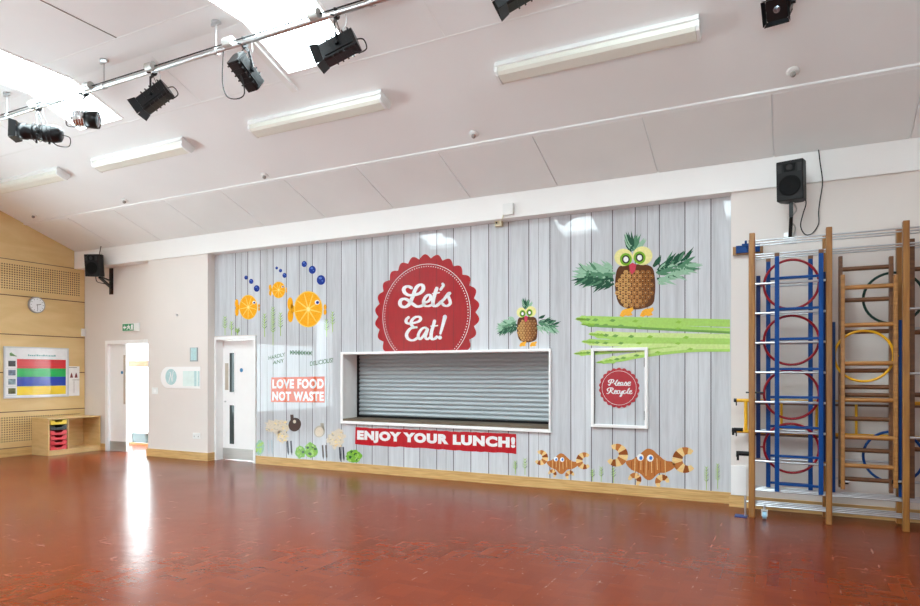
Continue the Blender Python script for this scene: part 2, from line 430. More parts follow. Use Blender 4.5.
# row of acoustic panels above the beam
k = -10
while True:
    x0 = -.16+1.22*k; x1 = x0+1.22
    k += 1
    if x0 > XR-.1: break
    x0c, x1c = max(x0, XL+.01), min(x1, XR-.01)
    slope_strip('ceiling_panel', x0c+.008, x1c-.008, 6.905, BY-.005, .0, .022, 'panel')
slope_strip('panel_lip', XL+.01, XR-.01, 6.866, 6.9045, .0, .02, 'ceil')
slope_strip('ceiling_joint', XL+.01, XR-.01, 5.475, 5.495, .0, .003, 'panel')
for x in (onC(187, 89).x, -2.96, -9.62, .62):
    slope_strip('ceiling_joint', x-.006, x+.006, 4.80, 5.47, .0, .003, 'panel')
for yy in (4.40, 2.1):
    MB().box(XL+.01, XR-.01, yy-.01, yy+.01, FZ-.003, FZ).build('ceiling_joint', 'panel', ce)
for x in (-9.5, -6.25, -2.62):
    MB().box(x-.006, x+.006, FY0, 4.38, FZ-.004, FZ).build('ceiling_joint', 'gap', ce)
# skylights
for i, (a, b_) in enumerate(SKY):
    prof = [(SY0, cprof(SY0)), (FY0, FZ), (FY1, FZ), (SY1, cprof(SY1))]
    H = .10
    m = MB(); t = .03
    for xa, xb in ((a-t, a+.006), (b_-.006, b_+t)):
        for (y0, z0), (y1, z1) in zip(prof, prof[1:]):
            m.hexa([(xa, y0, z0-.006), (xb, y0, z0-.006), (xb, y1, z1-.006), (xa, y1, z1-.006), (xa, y0, z0+H), (xb, y0, z0+H), (xb, y1, z1+H), (xa, y1, z1+H)])
    for yy in (SY0, SY1):
        y0, y1 = (yy-t, yy+.006) if yy == SY0 else (yy-.006, yy+t)
        m.box(a+.006, b_-.006, y0, y1, cprof(yy)-.008, cprof(yy)+H)
    sk = struct(m.build('window_%d' % (i+1), 'white'))
    g = MB()
    for (y0, z0), (y1, z1) in zip(prof, prof[1:]):
        g.poly([(a-t, y0, z0+H), (b_+t, y0, z0+H), (b_+t, y1, z1+H), (a-t, y1, z1+H)])
    g.build('glass_pane', 'glass', sk)
# blind cassette down the left edge of the second skylight
slope_strip('trim_2', -4.98, -4.90, 4.9, 5.62, 0, .03, 'fitting', parent=None)['kind'] = 'structure'

# skirting on the long wall
def skirting(name, x0, x1, yf, h=.13, m='oak', t=.022): return struct(MB().box(x0, x1, yf-t, yf, 0, h).build(name, m))
skirting('baseboard_back', D2X1, MXR, RF-.012)
sk = MB(); sk.box(-10.34, D2X0+.01, PF-.022, PF, 0, .135).box(D2X0-.012, D2X0+.01, PF, RF+.0, 0, .135)
struct(sk.build('baseboard_pier', 'oak'))
skirting('baseboard_left_corner', XL, DX0, RF)
skirting('baseboard_right', MXR-.02, XR, PF)
struct(MB().box(MXR, -.44, PF-.016, PF, .135, .46).build('trim_3', 'white'))

# ------------------------------------------------------------------ open door and porch beyond
def frame3(x0, x1, z1, y0, y1, wd, m='white'):
    b = MB(); b.box(x0, x0+wd, y0, y1, 0, z1).box(x1-wd, x1, y0, y1, 0, z1).box(x0+wd, x1-wd, y0, y1, z1-wd, z1); return b
d1 = struct(frame3(DX0, DX1+.02, 2.11, RF-.03, RF+.18, .075).build('door_1', 'white'))
lf = MB().box(-11.655, -11.18, RF+.02, RF+.065, .008, 2.035).build('door_leaf', 'white', d1)
MB().box(-11.25, -11.205, RF+.012, RF+.02, .9, 1.83).build('vision_panel', 'beige', lf)
MB().box(-11.655, -11.18, RF+.016, RF+.02, .01, .19).build('kick_plate', 'kick', lf)
MB().cyl((-11.30, RF+.02, 1.50), (-11.30, RF+.014, 1.50), .03, m=0).build('door_sign', 'bluedot', lf)
# second leaf, folded right back into the porch
lf2 = MB().box(-10.39, -10.345, RF+.1, RF+.78, .008, 2.035).build('door_leaf', 'white', d1)
py = 8.95
porch = MB()
porch.box(-13.4, -10.2, py, py+.12, 0, .03).box(-13.4, -10.2, py, py+.12, 2.75, 2.9)
for x in (-13.3, -12.35, -11.45, -10.25): porch.box(x-.04, x+.04, py+.02, py+.1, .03, 2.75)
porch.box(-13.4, -10.2, py+.02, py+.1, .24, .275)
pw = struct(porch.build('window_7', 'white'))
MB().box(-13.4, -10.2, py-.01, py+.06, 1.615, 1.745).build('timber_rail', 'darkwood', pw)
MB().box(-13.4, -10.2, py+.04, py+.07, .04, .24).build('lower_panel', 'darkglass', pw)
MB().box(-13.4, -10.2, py+.055, py+.06, .275, 1.615).build('glass_pane', 'glass', pw)
MB().box(-13.4, -10.2, py+.055, py+.06, 1.745, 2.75).build('glass_pane', 'glass', pw)
MB().tube([(-13.3, py-.03, .33), (-10.3, py-.03, .33)], .012).build('rail', 'steel', pw)
struct(MB().box(-13.4, -10.2, py-.03, py, 0, .045).build('baseboard_porch', 'post'))
struct(MB().box(-10.2, -10.1, BACK-.02, 9.5, 0, 2.9).build('wall_porch_right', 'white'))
struct(MB().box(-13.5, -13.4, BACK-.02, 9.5, 0, 2.9).build('wall_porch_left', 'white'))
struct(MB().box(-13.5, -10.1, BACK, 9.5, 2.9, 3.0).build('ceiling_porch', 'white'))

# ------------------------------------------------------------------ closed door beside the mural
d2 = frame3(D2X0-.005, D2X1+.005, 2.11, RF-.04, RF+.17, .05)
d2 = struct(d2.build('door_2', 'white'))
lf = MB().box(D2X0+.045, D2X1-.045, RF+.11, RF+.155, .008, 2.055).build('door_leaf', 'white', d2)
for z0, z1 in ((1.165, 1.835), (.275, .94)):
    f_ = MB()
    f_.box(-8.60, -8.47, RF+.102, RF+.112, z0-.03, z1+.03).build('glazing_bead', 'white', lf)
    MB().box(-8.585, -8.485, RF+.098, RF+.104, z0, z1).build('vision_panel', 'darkglass', lf)
MB().box(-8.70, -8.625, RF+.104, RF+.11, 1.20, 1.66).build('finger_plate', 'beige', lf)
MB().box(D2X0+.045, D2X1-.045, RF+.106, RF+.11, .01, .20).build('kick_plate', 'kick', lf)
MB().cyl((-8.32, RF+.11, 1.54), (-8.32, RF+.104, 1.54), .035).build('door_sign', 'bluedot', lf)
MB().cyl((-8.69, RF+.112, 1.0), (-8.69, RF+.09, 1.0), .014).build('lock', 'steel', lf)

# ------------------------------------------------------------------ mural
MY = 8.0
mural = thing('wall_mural', (-4.2, MY, 0), 'glossy printed mural of grey timber boards with fruit and vegetable creatures around the serving hatch', 'mural')
jx = [-8.85, -8.322, -8.046, -7.768, -7.49, -7.21, -6.947, -6.68, -6.398, -6.118, -5.837, -5.55, -5.266, -4.995, -4.727, -4.45, -4.183, -3.914, -3.645, -3.355, -3.066, -2.775, -2.495, -2.229, -1.963, -1.686, -1.40, -1.108, -.821, MXR-.004]
mb = MB(); holes = [(D2X0-.02, D2X1+.02, -1, 2.125), (HX0-.03, HX1+.015, HZ0-.03, HZ1+.02)]
ZT = 3.512
rects = []
for a, b_ in zip(jx, jx[1:]):
    cuts = sorted({a, b_}|{h[k] for h in holes for k in (0, 1) if a < h[k] < b_})
    tone = random.random()
    for xa, xb in zip(cuts, cuts[1:]):
        xm = (xa+xb)/2; segs = [(.13, ZT)]
        for h in holes:
            if h[0] < xm < h[1]:
                ns = []
                for s0, s1 in segs:
                    if h[2] > s0: ns.append((s0, min(s1, h[2])))
                    if h[3] < s1: ns.append((max(s0, h[3]), s1))
                segs = ns
        for s0, s1 in segs:
            mb.box(xa, xb, MY, MY+.018, s0, s1, 0, .05+tone); rects.append((xa, xb, s0, s1))
mb.build('printed_boards', 'boards', mural)
ml = MB()
faint = [-8.19, -7.62, -6.80, -5.70, -4.30, -2.93, -1.54, -2.31, -.96]
for xa, xb, s0, s1 in rects:
    if xa in jx and xa > -8.8: ml.box(xa-.0055, xa+.0055, MY-.0006, MY+.001, s0, s1)
    for q in faint:
        if xa < q < xb: ml.box(q-.002, q+.002, MY-.0005, MY+.001, max(s0, s0), s1)
ml.build('board_joints', 'joint', mural)

LAYER = [0]
def L(k): return MY-.0012-.0007*k
def P(px, py, k=1): return onY(px, py, L(k))
def shape(pts, k=1, m=0, mbx=None):
    mbx = mbx or MB(); mbx.poly([P(x, y, k) for x, y in pts], m); return mbx
def ell(cx, cy, rx, ry, n=28, rot=0, a0=0, a1=2*PI):
    out = []
    for i in range(n):
        a = a0+(a1-a0)*i/n; x, y = rx*math.cos(a), ry*math.sin(a)
        out.append((cx+x*math.cos(rot)-y*math.sin(rot), cy+x*math.sin(rot)+y*math.cos(rot)))
    return out
def spline(pts, n=6, closed=False):
    pts = [Vector(p) for p in pts]; out = []
    N_ = len(pts)
    rng = range(N_) if closed else range(N_-1)
    for i in rng:
        g = lambda j: pts[j % N_] if closed else pts[min(max(j, 0), N_-1)]
        p0, p1, p2, p3 = g(i-1), g(i), g(i+1), g(i+2)
        for k in range(n):
            t = k/n
            out.append(.5*((2*p1)+(p2-p0)*t+(2*p0-5*p1+4*p2-p3)*t*t+(3*p1-p0-3*p2+p3)*t**3))
    if not closed: out.append(pts[-1])
    return out
def stroke(mbx, pts, w0, to3, m=0, w1=None, slant=0, n=6):
    """brush stroke along a smooth line, with a round start and end; width swells on down strokes"""
    c = spline([(x, y, 0) for x, y in pts], n)
    top, bot = [], []
    for i, p in enumerate(c):
        a = c[max(i-1, 0)]; b2 = c[min(i+1, len(c)-1)]; d = (b2-a); d.normalize()
        wgt = w0*(.62+.38*abs(d.y)**1.2)/2 if w1 is None else (w0+(w1-w0)*i/(len(c)-1))/2
        nrm = Vector((-d.y, d.x, 0)); top.append(p+nrm*wgt); bot.append(p-nrm*wgt)
    for i in range(len(c)-1):
        mbx.poly([to3(*q.xy) for q in (top[i], top[i+1], bot[i+1], bot[i])], m)
    for e in (0, -1):
        r = (top[e]-bot[e]).length/2; mbx.poly([to3(c[e].x+r*math.cos(2*PI*k/10), c[e].y+r*math.sin(2*PI*k/10)) for k in range(10)], m)

# prints
PR = {}
for nm, rgb in dict(badge=(176, 26, 38), banner=(186, 34, 44), orange_banner=(210, 88, 44), ink=(238, 238, 238), flesh=(246, 172, 40), rind=(250, 204, 96), pith=(255, 226, 150),
                    berry=(40, 62, 140), berry_lt=(90, 120, 196), leaf=(142, 192, 70), leaf_dk=(56, 96, 56), stem=(168, 206, 76), pine=(150, 96, 44), pine_dk=(92, 54, 26), pine_lt=(206, 158, 92), pine_md=(178, 122, 64),
                    pl_dk=(34, 84, 62), pl_md=(84, 136, 104), pl_lt=(152, 194, 164), kiwi=(122, 178, 44), kiwi_in=(196, 220, 120), melon=(238, 232, 158), beak=(206, 64, 84), foot=(246, 178, 54),
                    seed=(52, 64, 40), white=(246, 246, 244), asp=(168, 212, 104), asp_lt=(204, 228, 146), asp_dk=(112, 162, 76), crust=(190, 118, 62), crust_lt=(238, 204, 140), crust_dk=(146, 80, 40),
                    iris=(70, 130, 210), iron=(84, 72, 68), steel=(190, 184, 168), crumb=(222, 210, 190), knife=(70, 74, 84), knife_lt=(178, 194, 200), lettuce=(122, 180, 70), lettuce_lt=(164, 210, 110), herb=(48, 92, 44)).items():
    PR[nm] = pr('print_'+nm, rgb)
for nm in ('badge', 'banner'): PR[nm] = mat('print_'+nm, (164, 16, 28) if nm == 'badge' else (186, 34, 44), .05, var=.1, scale=6, stretch=(6, 1, .6))

def font_poly(text, bold=0., spacing=1., shear=0.):
    cu = bpy.data.curves.new('lettering', 'FONT'); cu.body = text; cu.offset = bold; cu.space_character = spacing; cu.shear = shear; cu.resolution_u = 4
    ob = bpy.data.objects.new('lettering', cu); COL.objects.link(ob)
    dg = bpy.context.evaluated_depsgraph_get(); dg.update()
    me = ob.evaluated_get(dg).to_mesh()
    vs = [v.co.copy() for v in me.vertices]; fs = [tuple(p.vertices) for p in me.polygons]
    ob.evaluated_get(dg).to_mesh_clear(); bpy.data.objects.remove(ob); bpy.data.curves.remove(cu)
    return vs, fs
def text_quad(text, quad, y, parent, m, name='lettering', bold=.02, spacing=1.0, shear=0., mbx=None, plane=None):
    """letters stretched to fill a quad of world points TL,TR,BR,BL"""
    vs, fs = font_poly(text, bold, spacing, shear)
    x0, x1 = min(v.x for v in vs), max(v.x for v in vs); y0, y1 = min(v.y for v in vs), max(v.y for v in vs)
    TL, TR, BR, BL = [Vector(q) for q in quad]
    out = []
    for v in vs:
        s = (v.x-x0)/(x1-x0); t = (v.y-y0)/(y1-y0)
        out.append((BL*(1-s)+BR*s)*(1-t)+(TL*(1-s)+TR*s)*t)
    b = mbx or MB(); b._add(out, fs, 0)
    return b if mbx is not None else b.build(name, m, parent)

# round badge over the hatch
bc, BR_ = Vector((-4.64, 0, 2.325)), .80
def badge_outline(cx, cz_, R, n, amp, k, cut=None, seg=10):
    pts = []
    for i in range(n*seg):
        a = 2*PI*i/(n*seg); r = R*(1+amp*abs(math.sin(n*a/2))**1.2-amp*.5)
        pts.append(Vector((cx+r*math.cos(a), L(k), cz_+r*math.sin(a))))
    if cut is not None:
        out = []
        for i, p in enumerate(pts):
            q = pts[(i+1) % len(pts)]
            if p.z >= cut: out.append(p)
            if (p.z >= cut) != (q.z >= cut):
                t = (cut-p.z)/(q.z-p.z); out.append(p.lerp(q, t))
        pts = out
    return pts
cutz = HZ1+.02
bd = MB(); bd.poly(badge_outline(bc.x, bc.z, .83, 26, .075, 1, cutz))
badge = bd.build('round_badge', PR['badge'], mural)
ri = MB()
for i in range(140):
    a0, a1 = 2*PI*i/140, 2*PI*(i+1)/140
    q = [(bc.x+r*math.cos(a), L(2), bc.z+r*math.sin(a)) for r, a in ((.715, a0), (.715, a1), (.722, a1), (.722, a0))]
    if min(p[2] for p in q) > cutz: ri.poly(q)
for i in range(110):
    a = 2*PI*i/110; x, z = bc.x+.685*math.cos(a), bc.z+.685*math.sin(a)
    if z > cutz+.01: ri.poly([(x+.0075*math.cos(t*PI/4), L(2), z+.0075*math.sin(t*PI/4)) for t in range(8)])
ri.build('badge_ring_pattern', PR['ink'], badge)
mj = MB()
for x in jx:
    if abs(x-bc.x) < .8:
        h = math.sqrt(.80**2-(x-bc.x)**2); mj.box(x-.004, x+.004, L(1)-.0004, L(1)+.0002, max(cutz, bc.z-h), bc.z+h)
mj.build('board_joints', mat('print_badge_joint', (120, 20, 30), .05), badge)
def t1(x, y): return P(396+x/15.333, 280+y/15.333, 3)
def t2(x, y): return P(400+x/17.69, 312+y/17.69, 3)
le = MB()
for pts, wd in (
    ([(235,120),(190,98),(140,110),(118,150),(140,200),(200,232),(290,228),(370,200),(415,150),(415,95),(380,72),(330,95),(290,160),(262,240),(228,320),(190,385),(130,415),(75,395),(60,345),(85,300),(140,290),(200,320),(260,370),(320,405),(380,400),(425,380)], 52),
    ([(425,350),(490,330),(530,280),(520,232),(480,235),(440,280),(422,340),(440,390),(490,400),(540,385),(560,370)], 44),
    ([(625,130),(600,200),(575,290),(565,350),(580,395),(620,395),(665,360),(690,335)], 50),
    ([(560,208),(610,205),(665,192)], 26),
    ([(715,60),(725,85),(685,145)], 40),
    ([(680,345),(740,290),(800,210),(825,200),(800,240),(825,310),(830,360),(790,395),(740,390),(715,365)], 44)):
    stroke(le, pts, wd*1.14, t1)
le.build('lettering', PR['ink'], badge)
le = MB()
for pts, wd in (
    ([(150,95),(115,130),(110,180),(160,205),(260,190),(340,160),(365,115),(335,85),(270,92),(215,140),(195,200),(215,245),(250,270),(295,270)], 50),
    ([(260,272),(190,290),(135,350),(115,410),(140,470),(200,500),(260,490),(320,450)], 52),
    ([(480,300),(440,275),(380,305),(330,385),(325,445),(355,480),(400,440),(450,370),(490,300),(465,380),(450,440),(475,480),(520,460),(545,430)], 46),
    ([(610,160),(590,240),(560,340),(550,430),(570,480),(620,470),(650,440)], 52),
    ([(545,250),(610,248),(665,240)], 28)):
    stroke(le, pts, wd*1.14, t2)
stroke(le, [(795,85),(760,220),(715,380)], 74, t2, w1=40)
le.poly([t2(705+36*math.cos(2*PI*k/16), 452+36*math.sin(2*PI*k/16)) for k in range(16)])
le.build('lettering', PR['ink'], badge)

# banner under the hatch
q = [P(355.4, 427.1), P(516.2, 434.0), P(516.4, 453.8), P(355.1, 444.4)]
ban = MB()
top = [q[0].lerp(q[1], i/40)+Vector((0, 0, random.uniform(-.006, .006))) for i in range(41)]
bot = [q[2].lerp(q[3], i/40)+Vector((0, 0, random.uniform(-.006, .006))) for i in range(41)]
ban = ban.poly(top+bot).build('red_banner', PR['banner'], mural)
tq = [P(357.2, 430.2, 2), P(515.2, 437.2, 2), P(515.2, 450.8, 2), P(357.0, 442.0, 2)]
text_quad('ENJOY YOUR LUNCH!', tq, 0, ban, PR['ink'], bold=.07, spacing=1.15)
# love food not waste
q = [P(271.4, 377.4), P(324.6, 376.4), P(324.6, 402.6), P(271.0, 402.0)]
lb = MB().poly(q).build('orange_banner', PR['orange_banner'], mural)
text_quad('LOVE FOOD', [P(272.4, 379.3, 2), P(323.8, 378.6, 2), P(323.8, 388.6, 2), P(272.3, 388.6, 2)], 0, lb, PR['ink'], bold=.05, spacing=1.12)
text_quad('NOT WASTE', [P(272.3, 391.5, 2), P(323.8, 391.5, 2), P(323.8, 401.2, 2), P(272.2, 400.6, 2)], 0, lb, PR['ink'], bold=.05, spacing=1.12)
for tx, qq in (('HARDLY', [(268.5,356.2),(285,352.4),(285.5,356),(268.5,360)]), ('ANY', [(273,361),(284,358.5),(284.3,362),(272.5,365)]),
               ('MMMMMMM!', [(290,350),(312.6,351),(312.6,355.6),(290,354.6)]), ('DELICIOUS!', [(310,361.6),(333,357.6),(333,362.4),(310,366)])):
    text_quad(tx, [P(*p) for p in qq], 0, mural, PR['herb'], name='herb_lettering', bold=.02)

def sub(parent, name, shapes):
    """shapes: list of (px polygon, layer, print name)"""
    names = []; b = MB()
    for pts, k, m in shapes:
        if m not in names: names.append(m)
        b.poly([P(x, y, k) for x, y in pts], names.index(m))
    return b.build(name, [PR[n] for n in names], parent)

# orange slice fish
def fish(cx, cy, rx, ry):
    sh = [(ell(cx, cy, rx, ry), 1, 'rind'), (ell(cx, cy, rx*.93, ry*.94), 2, 'flesh')]
    o = sub(mural, 'orange_fish', sh)
    seg = []
    for i in range(9):
        a = 2*PI*i/9+.2
        p0 = (cx+.12*rx*math.cos(a), cy+.12*ry*math.sin(a)); w_ = .05
        seg.append(([(cx+.1*rx*math.cos(a-.5), cy+.1*ry*math.sin(a-.5)), (cx+.9*rx*math.cos(a-w_*.6), cy+.9*ry*math.sin(a-w_*.6)), (cx+.9*rx*math.cos(a+w_*.6), cy+.9*ry*math.sin(a+w_*.6)), (cx+.1*rx*math.cos(a+.5), cy+.1*ry*math.sin(a+.5))], 3, 'rind'))
    seg.append((ell(cx, cy, rx*.12, ry*.12, 10), 4, 'pith'))
    sub(o, 'segments', seg)
    sub(o, 'tail', [(ell(cx-rx*1.26, cy-ry*.3, rx*.2, ry*.36, 16), 1, 'flesh'), (ell(cx-rx*1.24, cy+ry*.36, rx*.2, ry*.36, 16), 1, 'flesh'), (ell(cx-rx*1.1, cy, rx*.14, ry*.25, 10), 1, 'flesh')])
    sub(o, 'mouth', [(ell(cx+rx*1.16, cy-.12*ry, rx*.1, ry*.16, 10), 1, 'flesh'), (ell(cx+rx*1.16, cy+.16*ry, rx*.1, ry*.16, 10), 1, 'flesh')])
    sub(o, 'eye', [(ell(cx+rx*.62, cy-ry*.38, rx*.17, ry*.13, 14), 4, 'white'), (ell(cx+rx*.64, cy-ry*.37, rx*.11, ry*.085, 12), 5, 'berry')])
fish(248.3, 307.2, 9.2, 12.4); fish(278.6, 289.9, 6.7, 8.4); fish(308.3, 309.2, 14.4, 18.2)
for (x, y, r) in ((246.1,277.6,1.8),(251.2,281.4,2.2),(256.7,288.5,2.9),(276.7,268,1.3),(280.5,270.6,1.6),(284.6,275.4,2.2),(304.3,264,2.7),(312.3,269.8,3.5),(321,280,4.3)):
    b = sub(mural, 'blueberry', [(ell(x, y, r, r*1.15, 16), 1, 'berry')])
    sub(b, 'bloom', [(ell(x-.15*r, y-.45*r, .42*r, .3*r, 8), 2, 'berry_lt'), (ell(x+.3*r, y+.2*r, .16*r, .2*r, 6), 2, 'berry_lt')])
def sprig(x, y0, y1):
    h = y1-y0; n = max(4, int(h/3.4))
    sh = [([(x-.3, y1), (x-.25, y0), (x+.25, y0), (x+.3, y1)], 1, 'stem')]
    for i in range(n):
        y = y0+h*.04+(h*.66)*i/n; ln = 1.5+1.3*min(1, (i+1)/3)
        for s in (-1, 1):
            ty = y-1.6
            sh.append(([(x, y+.6), (x+s*ln*.5, ty+.6), (x+s*ln, ty-.6), (x+s*ln*.65, ty+1.0), (x, y+1.1)], 2, 'leaf_dk' if (s > 0 and i % 2) else 'leaf'))
    sub(mural, 'herb_sprig', sh)
for a in ((225,317,335),(231.6,322,335.3),(237.4,329,335),(264.6,314,337),(273,307,345),(280.6,313,336),(326.6,320,337),(332.6,312,332),(515.4,461.5,474),(525,459,474.8),(592.6,470,481),(601.2,467.5,482),(613.6,468,483),(706.4,467,490),(717.7,464,489)): sprig(*a)

# pineapple owls
def owl(T, sx, wings):
    def E(cx, cy, rx, ry, n=22): return [T(*p) for p in ell(cx, cy, rx, ry, n)]
    outline = spline([(330,250,0),(420,238,0),(520,250,0),(545,320,0),(545,420,0),(525,485,0),(430,512,0),(340,490,0),(308,420,0),(305,320,0)], 6, True)
    o = sub(mural, 'pineapple_owl', [([T(p.x, p.y) for p in outline], 2, 'pine_dk')])
    sh = []
    for r in range(10):
        for cc in range(8):
            x = 318+cc*34+(17 if r % 2 else 0); y = 262+r*25
            if ((x-426)/116)**2+((y-378)/136)**2 > 1.03 or x > 530 or y < 268: continue
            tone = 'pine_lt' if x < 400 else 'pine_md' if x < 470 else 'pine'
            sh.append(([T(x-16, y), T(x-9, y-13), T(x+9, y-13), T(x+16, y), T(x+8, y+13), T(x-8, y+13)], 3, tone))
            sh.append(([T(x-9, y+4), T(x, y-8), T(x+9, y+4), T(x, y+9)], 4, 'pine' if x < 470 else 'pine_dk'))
            sh.append(([T(x-4, y+1), T(x, y-5), T(x+4, y+1)], 5, 'crust_lt'))
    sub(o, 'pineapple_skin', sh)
    rnd = random.Random(3)
    def blades(x, y, tip, n, spread, ln, wide=0., bw=9):
        sh = []; a0 = math.atan2(tip[1]-y, tip[0]-x)
        for i in range(n):
            t = i/n; q = rnd.uniform(-1, 1); off = q*wide*(1-.45*t)
            bx, by = x+(tip[0]-x)*t*.78-math.sin(a0)*off, y+(tip[1]-y)*t*.78+math.cos(a0)*off
            a = a0+q*spread*.8+rnd.uniform(-.25, .25); l = ln*rnd.uniform(.6, 1.)
            ex, ey = bx+math.cos(a)*l, by+math.sin(a)*l; nx, ny = -math.sin(a)*bw, math.cos(a)*bw
            mx, my = bx+math.cos(a)*l*.4, by+math.sin(a)*l*.4
            nm = 'pl_dk' if q < -.25 else 'pl_lt' if q > .3 else 'pl_md'
            if rnd.random() < .35: nm = rnd.choice(('pl_dk', 'pl_md', 'pl_lt'))
            sh.append(([T(bx-nx*.6, by-ny*.6), T(mx-nx, my-ny), T(ex, ey), T(mx+nx, my+ny), T(bx+nx*.6, by+ny*.6)], 2+i*.012, nm))
        return sh
    sub(o, 'leaf_crown', blades(415, 168, (424, 110), 34, .8, 100, 34))
    for (x, y, tx, ty) in wings: sub(o, 'leaf_wing', blades(x, y, (tx, ty), 100, .8, 96, 55))
    for x, y, r in ((355, 196, 56), (470, 186, 60)):
        kx = x+(14 if x < 400 else -18); ky = y+12
        e = sub(o, 'eye', [(E(x, y, r, r*.95), 4, 'melon')])
        sub(o, 'kiwi_eye', [(E(kx, ky, 36, 38), 5, 'kiwi'), (E(kx, ky, 24, 26), 6, 'seed'), (E(kx, ky, 15, 17, 12), 7, 'white')])
    sub(o, 'beak', [([T(388, 240), T(410, 228), T(432, 242), T(425, 280), T(405, 300), T(393, 280)], 6, 'beak')])
    for x in (372, 495):
        sub(o, 'foot', [([T(x-42, 550), T(x-28, 520), T(x-8, 508), T(x+14, 506), T(x+38, 498), T(x+44, 515), T(x+28, 530), T(x+38, 545), T(x+12, 552), T(x-6, 548), T(x-22, 558)], 3, 'foot')])
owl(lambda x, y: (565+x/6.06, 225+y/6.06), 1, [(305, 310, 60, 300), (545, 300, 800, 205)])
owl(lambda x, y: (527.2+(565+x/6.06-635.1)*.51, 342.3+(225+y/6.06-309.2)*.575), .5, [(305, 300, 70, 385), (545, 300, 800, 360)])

# asparagus
def spear(pts, hw, k, c1, c2, name='asparagus_spear'):
    cs = spline([(x, y, 0) for x, y in pts], 8); n = len(cs)
    up = []; dn = []; md = []
    for i, p in enumerate(cs):
        t = i/(n-1); r = hw*min(1, .15+t*5.5)*(1+.0*t)
        if t < .22: r *= 1+.22*math.sin(i*2.4)
        up.append((p.x, p.y-r)); dn.append((p.x, p.y+r)); md.append((p.x, p.y+r*.15))
    o = sub(mural, name, [(up+dn[::-1], k, c1)])
    sub(o, 'shaded_side', [(md+dn[::-1], k+.25, c2)])
    scl = []
    for t in (.05, .09, .13, .17, .22, .3, .42, .58, .75):
        i = int(t*(n-1)); p = cs[i]; r = hw*(.5 if t < .1 else .8)
        scl.append(([(p.x-3.2, p.y+r*.2), (p.x, p.y-r*.5), (p.x+3.4, p.y-r*.1), (p.x+1, p.y+r*.55)], k+.5, 'leaf' if int(t*100) % 2 else 'asp_dk'))
    sub(o, 'bud_pattern', scl)
XE = 730
def clipx(pts): return pts
spear([(581,324),(610,325),(660,327.5),(XE,331)], 2.8, 1, 'asp', 'asp_dk')
spear([(576,318.8),(600,320),(660,321.5),(XE,323.2)], 3.8, 2, 'asp', 'asp')
spear([(589,333.8),(620,336),(670,337),(XE,338)], 4.0, 3, 'asp_lt', 'asp')
spear([(582,341.6),(610,343),(660,343),(XE,344)], 3.4, 4, 'asp', 'asp_lt')
spear([(574.5,353.6),(600,351.5),(650,347.5),(XE,343)], 3.0, 1.5, 'asp_lt', 'asp')
spear([(597,362.5),(620,358.5),(648,353.5),(690,349),(XE,348.4)], 3.3, 5, 'asp_lt', 'asp')

# croissant crabs
def crab(T):
    body = spline([(172,205,0),(215,192,0),(255,165,0),(305,125,0),(345,130,0),(385,165,0),(430,200,0),(487,212,0),(485,250,0),(430,280,0),(385,285,0),(340,325,0),(305,325,0),(262,285,0),(215,265,0),(180,235,0)], 5, True)
    o = sub(mural, 'croissant_crab', [([T(p.x, p.y) for p in body], 2, 'crust')])
    st = []
    for i, x in enumerate((205, 228, 250, 268, 285, 302, 318, 335, 352, 372, 395, 425)):
        st.append(([T(x, 205-20*(i%2)), T(x+4, 205-20*(i%2)), T(x+(7 if x > 320 else 2), 262+20*(i%3)), T(x+(3 if x > 320 else -2), 262+20*(i%3))], 3, 'crust_lt' if i % 2 else 'crust_dk'))
    sub(o, 'pastry_folds', st)
    def crescent(cx, cy, r0, r1, a0, a1, nm, bands=6):
        sh = []
        for i in range(bands):
            b0, b1 = a0+(a1-a0)*i/bands, a0+(a1-a0)*(i+1)/bands
            pts = []
            for j in range(5):
                a = b0+(b1-b0)*j/4; t = (a-a0)/(a1-a0); w_ = (r1-r0)/2*(.45+.55*math.sin(PI*t)); rm = (r0+r1)/2
                pts.append((cx+(rm+w_)*math.cos(a), cy-(rm+w_)*math.sin(a)))
            for j in range(4, -1, -1):
                a = b0+(b1-b0)*j/4; t = (a-a0)/(a1-a0); w_ = (r1-r0)/2*(.45+.55*math.sin(PI*t)); rm = (r0+r1)/2
                pts.append((cx+(rm-w_)*math.cos(a), cy-(rm-w_)*math.sin(a)))
            sh.append(([T(*p) for p in pts], 2, ('crust_lt', 'crust', 'crust_lt', 'crust_dk')[i % 4]))
        sub(o, nm, sh)
    crescent(100, 163, 22, 84, 2.0, -2.5, 'croissant_claw', 9)
    crescent(568, 197, 26, 94, .9, 5.45, 'croissant_claw', 9)
    crescent(225, 330, 12, 50, 3.1, -1.1, 'croissant_foot', 5)
    crescent(412, 345, 12, 54, 4.1, 0, 'croissant_foot', 5)
    for x in (265, 330):
        sub(o, 'eye', [([T(*p) for p in ell(x, 180 if x < 300 else 185, 22, 23, 18)], 4, 'white'), ([T(*p) for p in ell(x+4, 184, 11, 13, 12)], 5, 'iris')])
crab(lambda x, y: (600+x/6.571, 430+y/6.571))
crab(lambda x, y: (547.2+(600+x/6.571-626.6)*.632, 462.6+(430+y/6.571-462.7)*.66))

